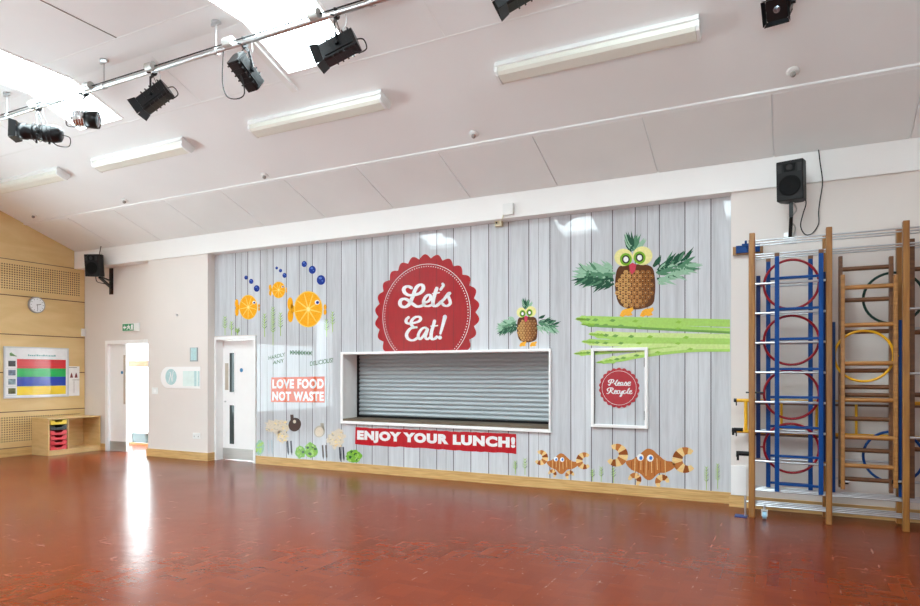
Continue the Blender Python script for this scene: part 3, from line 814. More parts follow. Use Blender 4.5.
# kitchen things printed low on the left
def blob(cx, cy, rx, ry, n=26, j=.2, seed=1):
    r = random.Random(seed); return [(cx+rx*(1+r.uniform(-j, j))*math.cos(2*PI*i/n), cy+ry*(1+r.uniform(-j, j))*math.sin(2*PI*i/n)) for i in range(n)]
for cx, cy, rx, ry, sd in ((277, 426.5, 13, 6.5, 1), (282, 437, 6, 5.5, 2), (336, 439, 8.5, 9, 3)):
    o = sub(mural, 'scattered_crumbs', [(blob(cx, cy, rx, ry, 30, .3, sd), .5, 'crumb')])
    r = random.Random(sd)
    sub(o, 'crumb_pattern', [(ell(cx+r.uniform(-.8, .8)*rx, cy+r.uniform(-.8, .8)*ry, r.uniform(.5, 1.2), .6, 7), 1, r.choice(('crust_lt', 'steel', 'pith'))) for _ in range(26)])
for cx, cy, m, hx, hy in ((294.8, 424.6, 'iron', 291.8, 415.6), (319.4, 431.5, 'steel', 322, 424)):
    o = sub(mural, 'frying_pan', [(ell(cx, cy, 6.2 if m == 'iron' else 5.4, 7 if m == 'iron' else 6, 24, .4), 2, m)])
    sub(o, 'pan_handle', [([(hx-1.6, hy-1), (hx+1.6, hy-1), (hx+2.4, hy+6), (hx-1.2, hy+6)], 2, m)])
    if m == 'iron': sub(o, 'highlight', [(ell(cx-.3, cy-3, 1.6, 1.8, 10), 3, 'crumb')])
    else: sub(o, 'pan_inside', [(ell(cx, cy+.3, 4.2, 4.8, 20, .4), 3, 'crumb')])
for x, y, m in ((270, 447, 'knife_lt'), (289.4, 448, 'knife'), (324.4, 452.3, 'iron'), (341.6, 454.2, 'knife')):
    for dx in (-1.8, 1.6):
        sub(mural, 'printed_knife', [([(x+dx-.9, y-7), (x+dx+.7, y-7.4), (x+dx+1.5, y+4), (x+dx+.9, y+7.5), (x+dx-.3, y+4)], 1, m)])
for x, y, rx, ry, sd in ((300.6, 452, 5.2, 6, 4), (311.2, 450.4, 6.4, 7.6, 5), (353.8, 456.3, 8, 6.2, 6), (259.8, 447.5, 4.2, 7.6, 7)):
    o = sub(mural, 'lettuce', [(blob(x, y, rx, ry, 26, .13, sd), 1, 'lettuce' if sd != 7 else 'pl_lt')])
    r = random.Random(sd)
    sub(o, 'frilly_leaves', [(blob(x+r.uniform(-.7, .7)*rx, y+r.uniform(-.7, .7)*ry, 1.5, 1.3, 9, .3, i), 2+i*.03, r.choice(('lettuce_lt', 'leaf', 'lettuce', 'leaf_dk') if sd != 7 else ('pl_lt', 'lettuce_lt'))) for i in range(26)])

# ------------------------------------------------------------------ serving hatch and shutter
def rim(x0, x1, z0, z1, wd, y0, y1):
    return MB().box(x0-wd, x1+wd, y0, y1, z1, z1+wd).box(x0-wd, x1+wd, y0, y1, z0-wd, z0).box(x0-wd, x0, y0, y1, z0, z1).box(x1, x1+wd, y0, y1, z0, z1)
ht = thing('serving_hatch', ((HX0+HX1)/2, MY, HZ0-.08), 'long white framed serving hatch opening in the middle of the printed mural', 'serving hatch')
rm = MB(); fw = .036
rm.box(HX0-fw-.008, HX1+fw-.01, MY-.035, MY+.02, HZ1, HZ1+fw).box(HX0-fw-.008, HX1+fw-.01, MY-.035, MY+.02, HZ0-.078, HZ0-.034)
rm.box(HX0-fw-.008, HX0, MY-.035, MY+.02, HZ0-.034, HZ1).box(HX1, HX1+fw-.01, MY-.035, MY+.02, HZ0-.034, HZ1)
rm.build('hatch_frame', 'white', ht, bevel=.004)
lin_ = MB().box(HX0-.03, HX0, MY+.02, BACK, HZ0, HZ1).box(HX1, HX1+.03, MY+.02, BACK, HZ0, HZ1).box(HX0-.03, HX1+.03, MY+.02, BACK, HZ1, HZ1+.03)
lin_.build('hatch_lining', 'white', ht)
MB().box(HX0, HX1, MY-.03, BACK, HZ0-.034, HZ0).build('counter_top', 'counter', ht)
sh_ = thing('roller_shutter', ((HX0+HX1)/2, 8.36, HZ0), 'grey steel roller shutter pulled down behind the serving hatch', 'shutter')
sb = MB(); nsl = 15; hh = (HZ1-HZ0-.03)/nsl
prof = []
for i in range(nsl):
    z = HZ0+.03+i*hh
    prof += [(z, 0), (z+hh*.1, -.012), (z+hh*.25, -.019), (z+hh*.45, -.022), (z+hh*.62, -.019), (z+hh*.78, -.011), (z+hh*.9, 0), (z+hh*.96, .004)]
prof.append((HZ1, 0))
vs = []; fs = []
for z, dy in prof: vs += [(HX0+.002, 8.37+dy, z), (HX1-.002, 8.37+dy, z)]
for i in range(len(prof)-1): fs.append((2*i, 2*i+1, 2*i+3, 2*i+2))
sb._add(vs, fs, 0, True)
sb.build('shutter_slats', 'shutter', sh_)
MB().box(HX0+.002, HX1-.002, 8.34, 8.38, HZ0+.001, HZ0+.028).build('bottom_bar', 'black', sh_)
MB().box(HX0+.001, HX0+.03, 8.33, 8.39, HZ0+.001, HZ1).build('guide_channel', 'lampblack', sh_)
MB().box(HX1-.03, HX1-.001, 8.33, 8.39, HZ0+.001, HZ1).build('guide_channel', 'lampblack', sh_)
struct(MB().box(HX0-.2, HX1+.2, BACK, BACK+.03, .4, 2.2).build('wall_kitchen', 'gap'))

# recycle hatch
rc = thing('recycling_hatch', (-1.88, MY, .81), 'small white framed wall hatch carrying a red recycling badge', 'wall hatch')
rf = MB(); x0, x1, z0, z1 = -2.189, -1.567, .857, 1.767
rf.box(x0-.037, x1+.037, MY-.04, MY+.012, z1, z1+.037).box(x0-.037, x1+.037, MY-.04, MY+.012, z0-.037, z0).box(x0-.037, x0, MY-.04, MY+.012, z0, z1).box(x1, x1+.037, MY-.04, MY+.012, z0, z1)
rf.build('hatch_frame', 'white', rc, bevel=.004)
for z in (1.62, .98): MB().box(x1-.012, x1-.001, MY-.016, MY-.008, z-.055, z+.055).build('hinge', 'lampblack', rc)
MB().box(x0, x0+.008, MY-.0075, MY-.006, z0, z1).build('door_gap', 'lampblack', rc)
rb = MB().poly(badge_outline(-1.882, 1.31, .242, 22, .07, 7)).build('round_badge', mat('print_recycle_badge', (176, 50, 60), .05, var=.05), rc)
ri = MB()
for i in range(60):
    a0, a1 = 2*PI*i/60, 2*PI*(i+1)/60
    ri.poly([(-1.882+r*math.cos(a), L(8), 1.31+r*math.sin(a)) for r, a in ((.208, a0), (.208, a1), (.212, a1), (.212, a0))])
ri.build('badge_ring_pattern', PR['ink'], rb)
def t3(x, y): return P(604+x/25.25, 374+y/25.25, 9)
le = MB()
for pts in ([(110,265),(135,285),(165,230),(195,150)], [(130,215),(115,175),(160,145),(220,140),(250,170),(220,215),(180,225)],
            [(260,250),(310,200),(340,155),(320,170),(290,250),(310,290),(345,270)], [(345,265),(385,235),(385,205),(355,225),(345,275),(375,290),(410,270)],
            [(470,215),(430,215),(410,260),(425,290),(460,255),(478,215),(465,280),(490,290)], [(500,280),(550,205),(570,250),(560,290),(525,285)], [(590,265),(655,235),(665,205),(620,210),(595,260),(620,295),(670,275)]):
    stroke(le, pts, 30, t3)
for pts in ([(70,490),(110,490),(150,440),(180,360)], [(100,430),(85,385),(140,350),(215,355),(225,395),(170,425),(225,490),(260,490)],
            [(265,470),(305,440),(300,410),(270,430),(262,480),(295,495),(330,480)], [(385,425),(345,420),(330,470),(350,495),(395,475)], [(400,420),(400,480),(430,490),(465,430),(455,500),(430,560),(405,560),(430,520),(480,490)],
            [(545,425),(505,420),(490,470),(510,495),(550,475)], [(560,480),(620,400),(645,355),(610,400),(590,470),(610,495),(640,480)], [(640,470),(690,440),(690,415),(655,430),(640,480),(670,500),(710,480)]):
    stroke(le, pts, 30, t3)
le.build('lettering', PR['ink'], rb)

# ------------------------------------------------------------------ end wall things
XW = XL+.016
bo = thing('display_board', (XW, 7.1, 1.06), 'white framed display board with red, green, blue and yellow bands on the timber wall', 'display board')
y0, y1, z0, z1 = 6.548, 7.656, 1.062, 1.942
MB().box(XW, XW+.018, y0, y1, z0, z1).build('board', mat('glossy_white_board', (238, 240, 242), .06), bo)
fr = MB(); t = .022
fr.box(XW, XW+.026, y0-t, y1+t, z1, z1+t).box(XW, XW+.026, y0-t, y1+t, z0-t, z0).box(XW, XW+.026, y0-t, y0, z0, z1).box(XW, XW+.026, y1, y1+t, z0, z1)
fr.build('board_frame', mat('silver_board_frame', (206, 210, 214), .3, metal=.3), bo)
bz = [1.742, 1.575, 1.42, 1.25, 1.09]
def bandy(px): return onX(px, 372, XW+.019).y
ya, yb = bandy(17), bandy(65.8)
for i, rgb in enumerate(((206, 48, 56), (36, 172, 88), (32, 66, 170), (238, 206, 52))):
    MB().box(XW+.018, XW+.0195, ya, yb, bz[i+1], bz[i]).build('colour_band', mat('band_print_%s' % 'rgby'[i], rgb, .06, var=.01), bo)
    pc = MB().box(XW+.018, XW+.0192, bandy(8.3), bandy(15.6), (bz[i]+bz[i+1])/2-.05, (bz[i]+bz[i+1])/2+.05).build('small_picture', mat('small_photo_%s' % 'rgby'[i], ((70, 74, 78), (116, 130, 150), (130, 150, 158), (92, 92, 62))[i], .1, var=.5, scale=25), bo)
    MB().box(XW+.018, XW+.0188, bandy(6.4), ya, bz[i+1]-.003, bz[i+1]+.003).build('ruled_line', mat('board_line', (190, 200, 204), .1), bo)
ttl = MB(); r = random.Random(5); yy = bandy(28)
while yy < bandy(56): 
    ww = r.uniform(.012, .03); ttl.box(XW+.018, XW+.019, yy, yy+ww, 1.80, 1.80+r.choice((.022, .03))); yy += ww+.008
ttl.build('title_line', mat('teal_title', (120, 176, 176), .1), bo)
lg = MB()
for k in range(5): lg.poly([(XW+.0192, bandy(9.5)+.02*k, 1.84-.012*k), (XW+.0192, bandy(11.5)+.02*k, 1.86-.014*k), (XW+.0192, bandy(12)+.02*k, 1.81-.006*k), (XW+.0192, bandy(10)+.02*k, 1.79)])
lg.build('leaf_emblem', mat('leaf_emblem_green', (120, 160, 110), .1), bo)
pa = thing('paper_notice', (XW, 7.8, 1.05), 'narrow white paper notice with two small figures pinned beside the display board', 'notice')
MB().box(XW, XW+.003, 7.69, 7.902, 1.05, 1.62).build('sheet', 'paper', pa)
fg = MB()
for yc in (7.745, 7.835): fg.poly([(XW+.0036, yc-.03, 1.40), (XW+.0036, yc+.03, 1.40), (XW+.0036, yc+.018, 1.455), (XW+.0036, yc, 1.50), (XW+.0036, yc-.018, 1.455)])
fg.build('printed_figures', mat('notice_red', (120, 46, 50), .4), pa)
MB().box(XW+.003, XW+.0036, 7.69, 7.85, 1.592, 1.602).box(XW+.003, XW+.0036, 7.76, 7.90, 1.352, 1.36).box(XW+.003, XW+.0036, 7.79, 7.796, 1.10, 1.34).build('printed_rules', 'gap', pa)

cl = thing('wall_clock', (XW, 7.085, 2.57), 'round white wall clock hanging on the timber end wall', 'clock')
cc = Vector((XW, 7.085, 2.742)); R = .15
MB().lathe([(0, 0), (R, 0), (R, .03), (R-.008, .042), (R-.02, .042), (R-.02, .036)], cc, (1, 0, 0), 36).build('clock_case', mat('grey_clock_rim', (168, 166, 164), .3, metal=.3), cl)
MB().cyl(cc+Vector((.034, 0, 0)), cc+Vector((.037, 0, 0)), R-.018, seg=36).build('clock_face', mat('clock_face_white', (236, 240, 244), .3), cl)
mk = MB()
for k in range(12):
    a = 2*PI*k/12; d = Vector((0, math.sin(a), math.cos(a))); mk.bar(cc+d*.098+Vector((.038, 0, 0)), cc+d*.116+Vector((.038, 0, 0)), .006, .002, 0, up=(1, 0, 0))
mk.build('hour_marks', 'lampblack', cl)
for a, ln, wd in ((math.radians(175), .10, .006), (math.radians(75), .07, .009)):
    d = Vector((0, math.sin(a), math.cos(a))); MB().bar(cc+Vector((.04, 0, 0))-d*.015, cc+Vector((.04, 0, 0))+d*ln, wd, .002, 0, up=(1, 0, 0)).build('clock_hand', 'lampblack', cl)
tb = box('sensor_box', (XW, XW+.05, 7.93, 8.0, 2.21, 2.36), 'fitting', bevel=.006)
tag(tb, 'small white sensor box in the corner where timber and pink walls meet', 'sensor')

# tray unit
CX0, CX1, CY0, CY1, CH = XL+.034, -11.86, 7.0, 7.985, .67
cb = thing('storage_unit', ((CX0+CX1)/2, 7.49, 0), 'low maple storage unit with a tray column and one open bay under the display board', 'storage unit')
t = .02
MB().box(CX0, CX1, CY0, CY0+t, 0, CH-t).build('side_panel', 'cab', cb); MB().box(CX0, CX1, CY1-t, CY1, 0, CH-t).build('side_panel', 'cab', cb)
MB().box(CX0, CX1+.006, CY0-.004, CY1+.004, CH-t, CH).build('top_panel', 'cab', cb, bevel=.002)
MB().box(CX0, CX1-.004, CY0+t, CY1-t, .07, .07+t).build('bottom_panel', 'cab', cb); MB().box(CX1-.03, CX1-.012, CY0+t, CY1-t, 0, .07).build('plinth', 'cab', cb)
MB().box(CX0, CX0+.008, CY0+t, CY1-t, .09, CH-t).build('back_panel', 'cab', cb)
MB().box(CX0+.008, CX1-.002, 7.352, 7.372, .09, CH-t).build('divider', 'cab', cb)
rn = MB()
tz = [.575, .475, .385, .295, .205, .115]
for z in tz:
    for yy in (CY0+t, 7.352-.008): rn.box(CX0+.02, CX1-.02, yy, yy+.008, z+.042, z+.05)
rn.build('tray_runners', 'black', cb)
tlabels = ['yellow plastic tray at the top of the tray column', 'black plastic tray between the yellow tray and the red trays', 'red plastic tray right under the black tray, topmost of the red ones',
           'second red plastic tray from the top of the tray column', 'third red plastic tray down, above the lowest tray', 'lowest red plastic tray resting just above the unit base']
for i, z in enumerate(tz):
    e = thing('storage_tray', ((CX0+CX1)/2, 7.186, z-.02), tlabels[i], 'tray', 'plastic trays in the storage unit')
    mm = ('trayyel', 'trayblk', 'traylred', 'traylred', 'traylred', 'traylred')[i]
    ya, yb = CY0+t+.01, 7.342; xa, xb = CX0+.05, CX1-.006
    b = MB()
    b.box(xa, xb-.01, ya+.012, yb-.012, z-.02, z-.016)
    b.box(xa, xa+.004, ya+.012, yb-.012, z-.016, z+.05).box(xa, xb-.01, ya+.012, ya+.016, z-.016, z+.05).box(xa, xb-.01, yb-.016, yb-.012, z-.016, z+.05)
    b.prism([(xb-.01, ya+.004, z+.05), (xb-.01, ya+.012, z-.02), (xb-.01, yb-.012, z-.02), (xb-.01, yb-.004, z+.05), (xb-.01, 7.186+.075, z+.05), (xb-.01, 7.186+.055, z+.025), (xb-.01, 7.186-.055, z+.025), (xb-.01, 7.186-.075, z+.05)], (.01, 0, 0))
    b.build('tray_body', mm, e)
    MB().box(xa, xb+.004, ya, ya+.012, z+.05, z+.056).box(xa, xb+.004, yb-.012, yb, z+.05, z+.056).box(xb-.004, xb+.006, ya, 7.186-.075, z+.05, z+.058).box(xb-.004, xb+.006, 7.186+.075, yb, z+.05, z+.058).build('tray_rim', mm, e)

# ------------------------------------------------------------------ small things on the pink walls
ex = thing('exit_sign', onY(128.5, 327, RF), 'green fire exit sign above the open side door', 'exit sign')
a = onY(122.6, 331, RF-.03); b_ = onY(133.6, 323.6, RF-.03)
x0, x1, z0, z1 = a.x, b_.x, a.z, b_.z
MB().box(x0-.01, x1+.14, RF-.03, RF, z0-.01, z1+.01).build('sign_case', 'fitting', ex, bevel=.004)
MB().box(x0, x1, RF-.033, RF-.03, z0, z1).build('sign_face', 'exitgreen', ex)
w_, h_ = x1-x0, z1-z0
def sg(u, v): return Vector((x0+u*w_, RF-.0336, z0+v*h_))
sm = MB()
sm.poly([sg(.05, .5), sg(.2, .82), sg(.2, .62), sg(.34, .62), sg(.34, .38), sg(.2, .38), sg(.2, .18)])
sm.poly([sg(.78, .12), sg(.95, .12), sg(.95, .88), sg(.78, .88)])
sm.poly([sg(.56+.04*math.cos(k), .8+.09*math.sin(k)) for k in [2*PI*i/10 for i in range(10)]])
sm.poly([sg(.5, .68), sg(.6, .7), sg(.64, .45), sg(.54, .4)])
for p, q in (((.5, .66), (.4, .48)), ((.6, .66), (.7, .5)), ((.56, .42), (.45, .3)), ((.45, .3), (.40, .14)), ((.61, .44), (.66, .28)), ((.66, .28), (.74, .16))):
    sm.bar(sg(*p), sg(*q), .018, .001, 0, up=(0, 1, 0))
sm.build('exit_symbol', 'paper', ex)

pq = thing('wall_plaque', (-9.4, PF, 1.24), 'white plaque with a pale teal disc and panel on the pink pier', 'plaque')
a = onY(161.2, 388, PF); b_ = onY(200.5, 366.6, PF); zc = (a.z+b_.z)/2; rr = (b_.z-a.z)/2; 
pts = [(a.x+rr-rr*math.sin(t*PI/16), PF-.012, zc+rr*math.cos(t*PI/16)) for t in range(17)]
pts += [(b_.x, PF-.012, zc-rr), (b_.x, PF-.012, zc+rr)]
MB().prism(pts, (0, .012, 0)).build('plaque_board', 'white', pq)
dc = onY(171.0, 380.3, PF-.013); dr = rr*.74
disc = MB().cyl((dc.x, PF-.012, zc+.01), (dc.x, PF-.016, zc+.01), dr, seg=32).build('teal_disc', 'teal', pq)
le = MB()
def t4(x, y): return Vector((dc.x+x*dr, PF-.0168, zc+.01+y*dr))
for pts in ([(-.4, -.7), (-.2, -.2), (-.05, .5), (-.3, .6)], [(-.05, .5), (.1, -.1), (.25, -.6)], [(.25, -.6), (.3, .1), (.45, .75)]): stroke(le, pts, .11, t4)
le.build('disc_letter', 'paper', disc)
pa_, pb_ = onY(183, 381.5, PF-.013), onY(199.4, 371, PF-.013)
pn = MB().box(pa_.x, pb_.x, PF-.015, PF-.012, pa_.z-.08, pb_.z).build('teal_panel', mat('pale_mint_panel', (222, 240, 236), .3), pq)
MB().box(pa_.x+.28, pa_.x+.33, PF-.016, PF-.015, pa_.z-.08, pb_.z).box(pb_.x-.02, pb_.x, PF-.018, PF-.015, pa_.z-.08, pb_.z).build('panel_stripe', 'teal', pn)
MB().box(pa_.x+.15, pb_.x-.02, PF-.0135, PF-.012, zc-rr+.07, zc-rr+.085).build('caption_line', 'kick', pq)
a, b_ = onY(190.5, 361.5, PF), onY(198, 347.5, PF)
nt_ = thing('wall_notice', ((a.x+b_.x)/2, PF, a.z), 'small pale blue framed notice above the white plaque', 'notice')
MB().box(a.x, b_.x, PF-.012, PF, a.z, b_.z).build('notice_frame', mat('notice_frame_grey', (150, 160, 164), .4), nt_)
MB().box(a.x+.02, b_.x-.02, PF-.014, PF-.012, a.z+.02, b_.z-.005).build('notice_sheet', 'teal', nt_)
a, b_ = onY(152.2, 394, PF), onY(158, 387.5, PF)
sw = thing('light_switch', ((a.x+b_.x)/2, PF, a.z), 'white light switch on the pier beside the open door', 'switch')
MB().box(a.x, b_.x, PF-.01, PF, a.z, b_.z).build('switch_plate', 'fitting', sw, bevel=.003); MB().box((a.x+b_.x)/2-.02, (a.x+b_.x)/2+.02, PF-.016, PF-.01, a.z+.03, b_.z-.03).build('rocker', 'white', sw)
a, b_ = onY(193.2, 438.5, PF), onY(200.4, 433.2, PF)
so = thing('wall_socket', ((a.x+b_.x)/2, PF, a.z), 'white double wall socket low on the pink pier', 'socket')
MB().box(a.x, b_.x, PF-.012, PF, a.z, b_.z).build('socket_plate', 'fitting', so, bevel=.003)
MB().box(a.x+.03, a.x+.045, PF-.013, PF-.012, a.z+.03, a.z+.05).box(b_.x-.045, b_.x-.03, PF-.013, PF-.012, a.z+.03, a.z+.05).build('socket_holes', 'gap', so)
a = onY(177.5, 315.2, PF)
hk = MB().cyl((a.x, PF, a.z), (a.x, PF-.02, a.z), .02, seg=10).cyl((a.x, PF-.02, a.z), (a.x, PF-.035, a.z+.02), .008, seg=8).build('wall_hook', 'steel'); tag(hk, 'tiny grey hook fixed high on the pink pier', 'hook')

# loudspeakers
def speaker(cx, cy, cz_, yaw, tilt, W, H, D, label, wallpt):
    base = Vector((cx, cy, cz_-H/2))
    e = thing('loudspeaker', base, label, 'speaker', 'wall loudspeakers')
    Rm = Matrix.Rotation(yaw, 3, 'Z') @ Matrix.Rotation(tilt, 3, 'X')
    c0 = Vector((cx, cy, cz_))
    def T(x, y, z): return c0+Rm @ Vector((x, y, z))      # local -y is the front
    b = MB(); fr_ = [(-W/2, -D/2), (W/2, -D/2), (W/2, D*.1), (W*.32, D/2), (-W*.32, D/2), (-W/2, D*.1)]
    b.prism([T(x, y, -H/2) for x, y in fr_], Rm @ Vector((0, 0, H)))
    cab = b.build('cabinet', 'black', e, bevel=.008)
    g = MB(); ctr = T(0, -D/2-.001, -H*.13); n = Rm @ Vector((0, -1, 0))
    g.lathe([(W*.41, 0), (W*.41, .005), (W*.38, .007), (W*.34, .004), (W*.12, .001), (.0, .006)], ctr, n, 28)
    g.build('woofer', 'grille', e)
    h = MB(); pts = [T(x, -D/2-.003, z) for x, z in ((-W*.2, H*.22), (W*.2, H*.22), (W*.24, H*.42), (-W*.24, H*.42))]
    h.prism(pts, n*-.004); h.build('horn', 'grille', e)
    MB().lathe([(W*.13, .0), (W*.11, .008), (W*.05, .003), (0, .002)], T(0, -D/2-.004, H*.32), n, 18).build('horn_throat', 'rubber', e)
    for s in (-1, 1): MB().obox(T(s*W*.37, -D/2, H*.31), Rm @ Vector((W*.07, 0, 0)), Rm @ Vector((0, .004, 0)), Rm @ Vector((0, 0, H*.1))).build('port', 'rubber', e)
    MB().cyl(T(0, -D/2, -H*.34), T(0, -D/2-.004, -H*.34), .012, seg=12).build('maker_badge', 'chrome', e)
    return e, T
# right speaker on the beam
p = onY(789, 182.4, 7.52)
e, T = speaker(p.x+.03, 7.52, p.z, math.radians(-12), math.radians(4), .25, .40, .24, 'black loudspeaker on the beam above the climbing frame', None)
pl = onY(790, 234, PF)
bk = MB()
arm0 = Vector((p.x+.02, 7.58, p.z-.2)); 
bk.bar(arm0, (p.x+.02, 7.60, p.z-.34), .04, .03).bar((p.x+.02, 7.60, p.z-.34), (p.x+.01, PF-.01, p.z-.50), .035, .03)
bk.build('bracket_arm', 'lampblack', e)
MB().box(p.x-.05, p.x+.07, PF-.012, PF, p.z-.58, p.z-.46).build('bracket_plate', 'steel', e)
MB().tube(spline([(p.x+.04, 7.57, p.z-.2), (p.x+.07, 7.62, p.z-.27), (p.x+.01, 7.68, p.z-.35), (p.x+.06, 7.75, p.z-.43), (p.x+.03, 7.82, p.z-.52)], 6), .008, 6).build('bracket_lead', 'kick', e)
pts = [onY(818.5, 149, 7.79), onY(820, 162, 7.79), onY(822.5, 182, 7.79), onY(820, 200, 7.82), onY(818.6, 212, 7.83), onY(818.5, 224, 7.83), onY(812, 233.5, 7.83), onY(805, 234.3, 7.83), onY(800.6, 226, 7.82), onY(803, 214, 7.78), onY(806, 204, 7.7), onY(805, 197, 7.62)]
cab = MB().tube(spline(pts, 6), .006, 6).build('speaker_cable', 'rubber'); tag(cab, 'black cable drooping in a loop from ceiling to right loudspeaker', 'cable')
# left speaker
p = onY(95.6, 265.6, 7.62)
e, T = speaker(p.x, 7.62, p.z, math.radians(22), math.radians(6), .27, .40, .24, 'black loudspeaker on a side arm high in the far corner by the timber wall', None)
q = onY(111.6, 281, RF)
MB().box(q.x-.03, q.x+.05, RF-.03, RF, q.z-.26, q.z+.24).build('bracket_plate', 'lampblack', e)
MB().bar((p.x+.06, 7.66, p.z-.215), (q.x+.0, RF-.02, q.z-.12), .05, .03).bar((p.x+.06, 7.66, p.z-.2), (q.x, RF-.02, q.z-.0), .025, .025).build('bracket_arm', 'lampblack', e)
MB().tube(spline([(p.x, 7.62, p.z-.2), (p.x+.02, 7.64, p.z-.30), (p.x+.1, 7.75, p.z-.33), (q.x, RF-.02, q.z-.1)], 6), .007, 6).build('bracket_lead', 'rubber', e)
a = MB().tube([(p.x-.02, 7.70, p.z+.2), (p.x-.02, 7.74, 3.86)], .007, 6).build('speaker_cable', 'rubber'); tag(a, 'short black cable rising from the corner loudspeaker to the ceiling', 'cable')

# beam fittings
a, b_ = onY(504.3, 216, BY), onY(514.5, 203.5, BY)
jb = box('junction_box', (a.x, b_.x, BY-.06, BY, a.z, b_.z), 'fitting', bevel=.006); tag(jb, 'white junction box on the beam above the mural', 'junction box')
a = onY(499.8, 227, MY-.03)
de = thing('beam_detector', (a.x, BY+.1, a.z), 'small cream detector hanging under the beam below the junction box', 'detector')
MB().box(a.x-.05, a.x+.05, MY-.09, MY-.02, a.z, a.z+.085).build('detector_body', mat('cream_plastic', (222, 212, 178), .4), de, bevel=.006)
MB().cyl((a.x-.02, MY-.09, a.z+.045), (a.x-.02, MY-.096, a.z+.045), .012, seg=10).build('detector_eye', 'lampblack', de)
p0, p1 = onY(502.5, 216.5, BY-.01), onY(505, 208, BY-.01)
MB().tube(spline([(a.x, MY-.05, a.z+.085), (a.x, MY-.05, 3.50), (p0.x, BY-.008, 3.52), p1], 5), .008, 6).build('detector_lead', mat('cream_lead', (226, 220, 196), .5), de)

# ------------------------------------------------------------------ fluorescent battens
GS = Vector((0, -1, PITCH)).normalized(); GN = Vector((0, -PITCH, -1)).normalized()   # up-slope and down-from-ceiling
def batten(x0, x1, label):
    yc = 5.98
    c0 = Vector(((x0+x1)/2, yc, cz(yc)))
    e = thing('fluorescent_light', c0+GN*.11, label, 'ceiling light', 'fluorescent battens on the sloping ceiling')
    hx = (x1-x0)/2
    MB().obox(c0+GN*.026, (hx, 0, 0), GS*.115, GN*.025).build('batten_body', 'fitting', e, bevel=.004)
    d = MB(); pr_ = [(-.095, .05), (-.085, .10), (-.05, .118), (.05, .118), (.085, .10), (.095, .05)]
    d.prism([c0+Vector((-hx+.03, 0, 0))+GS*s+GN*n for s, n in pr_], (2*hx-.06, 0, 0)); d.build('diffuser', 'cream', e)
    for sx in (-1, 1):
        MB().prism([c0+Vector((sx*(hx-.012)-.014, 0, 0))+GS*(s*1.06)+GN*(n+.003 if n > .06 else n) for s, n in pr_], (.028, 0, 0)).build('end_cap', 'fitting', e)
batten(-2.61, -.70, 'fluorescent batten nearest the climbing frame, right of the other three')
batten(-5.90, -3.96, 'fluorescent batten hanging below the second skylight, second from the right')
batten(-8.93, -7.06, 'fluorescent batten below the first skylight, third from the right')
batten(-11.62, -9.73, 'fluorescent batten at the far left, running out of the picture')

# ceiling sensors
sl = ['ceiling detector nearest the timber end wall', 'small ceiling detector second from the timber wall', 'small ceiling detector above the orange fish, middle one of the five', 'small ceiling detector above the right side of the round red badge', 'ceiling detector above the black loudspeaker and climbing frame']
for i, (px, py) in enumerate([(34, 215), (125, 200), (265, 175), (474, 133.5), (793, 71)]):
    c0 = onC(px, py); c0.z = cz(c0.y)
    e = thing('smoke_detector', c0+GN*.06, sl[i], 'detector', 'detectors in a row on the ceiling')
    MB().lathe([(0, 0), (.055, 0), (.055, .012), (.04, .022), (.0, .022)], c0, GN, 20).build('detector_base', 'fitting', e)
    MB().lathe([(.022, .02), (.026, .04), (.02, .055), (0, .06)], c0, GN, 14).build('detector_head', mat('detector_grey', (150, 146, 140), .4), e)

# ------------------------------------------------------------------ lighting bar and lanterns
PY, PZ = 4.63, 4.69
lbar = thing('lighting_bar', (-6, PY, PZ), 'long grey steel lighting bar hung below the ceiling across the skylights', 'lighting bar')
MB().cyl((-12.2, PY, PZ), (-.2, PY, PZ), .026, seg=16).build('pipe', 'steel', lbar)
MB().tube([(-12.2, PY-.02, PZ+.032), (-.3, PY-.02, PZ+.032)], .007, 6).build('bar_cable', 'rubber', lbar)
for x in (-12.0, -9.42, -8.6+1.77, -4.55, -2.2):
    x = {-12.0: -12.0, -9.42: -8.52}.get(x, x)
hang = [onY(px, 60, PY).x for px in (7, 104, 216, 372)]
for x in hang+[-1.3]:
    h = MB().cyl((x, PY, PZ+.02), (x, PY, FZ), .007, seg=8).build('hanger_rod', 'steel', lbar)
    MB().cyl((x, PY, FZ-.015), (x, PY, FZ), .045, seg=12).box(x-.06, x+.06, PY-.012, PY+.012, FZ-.04, FZ-.012).build('ceiling_rose', 'steel', h)
    MB().cyl((x-.02, PY, PZ), (x+.02, PY, PZ), .036, seg=14).build('pipe_clip', 'steel', h)
# socket outlets along the bar
for px in (36, 91, 153, 231, 317):
    x = onY(px, 60, PY).x
    o = MB().cyl((x-.05, PY-.03, PZ+.03), (x+.05, PY-.03, PZ+.03), .048, seg=16).cyl((x-.065, PY-.03, PZ+.03), (x-.05, PY-.03, PZ+.03), .034, seg=14).build('bar_socket', 'kick', lbar)

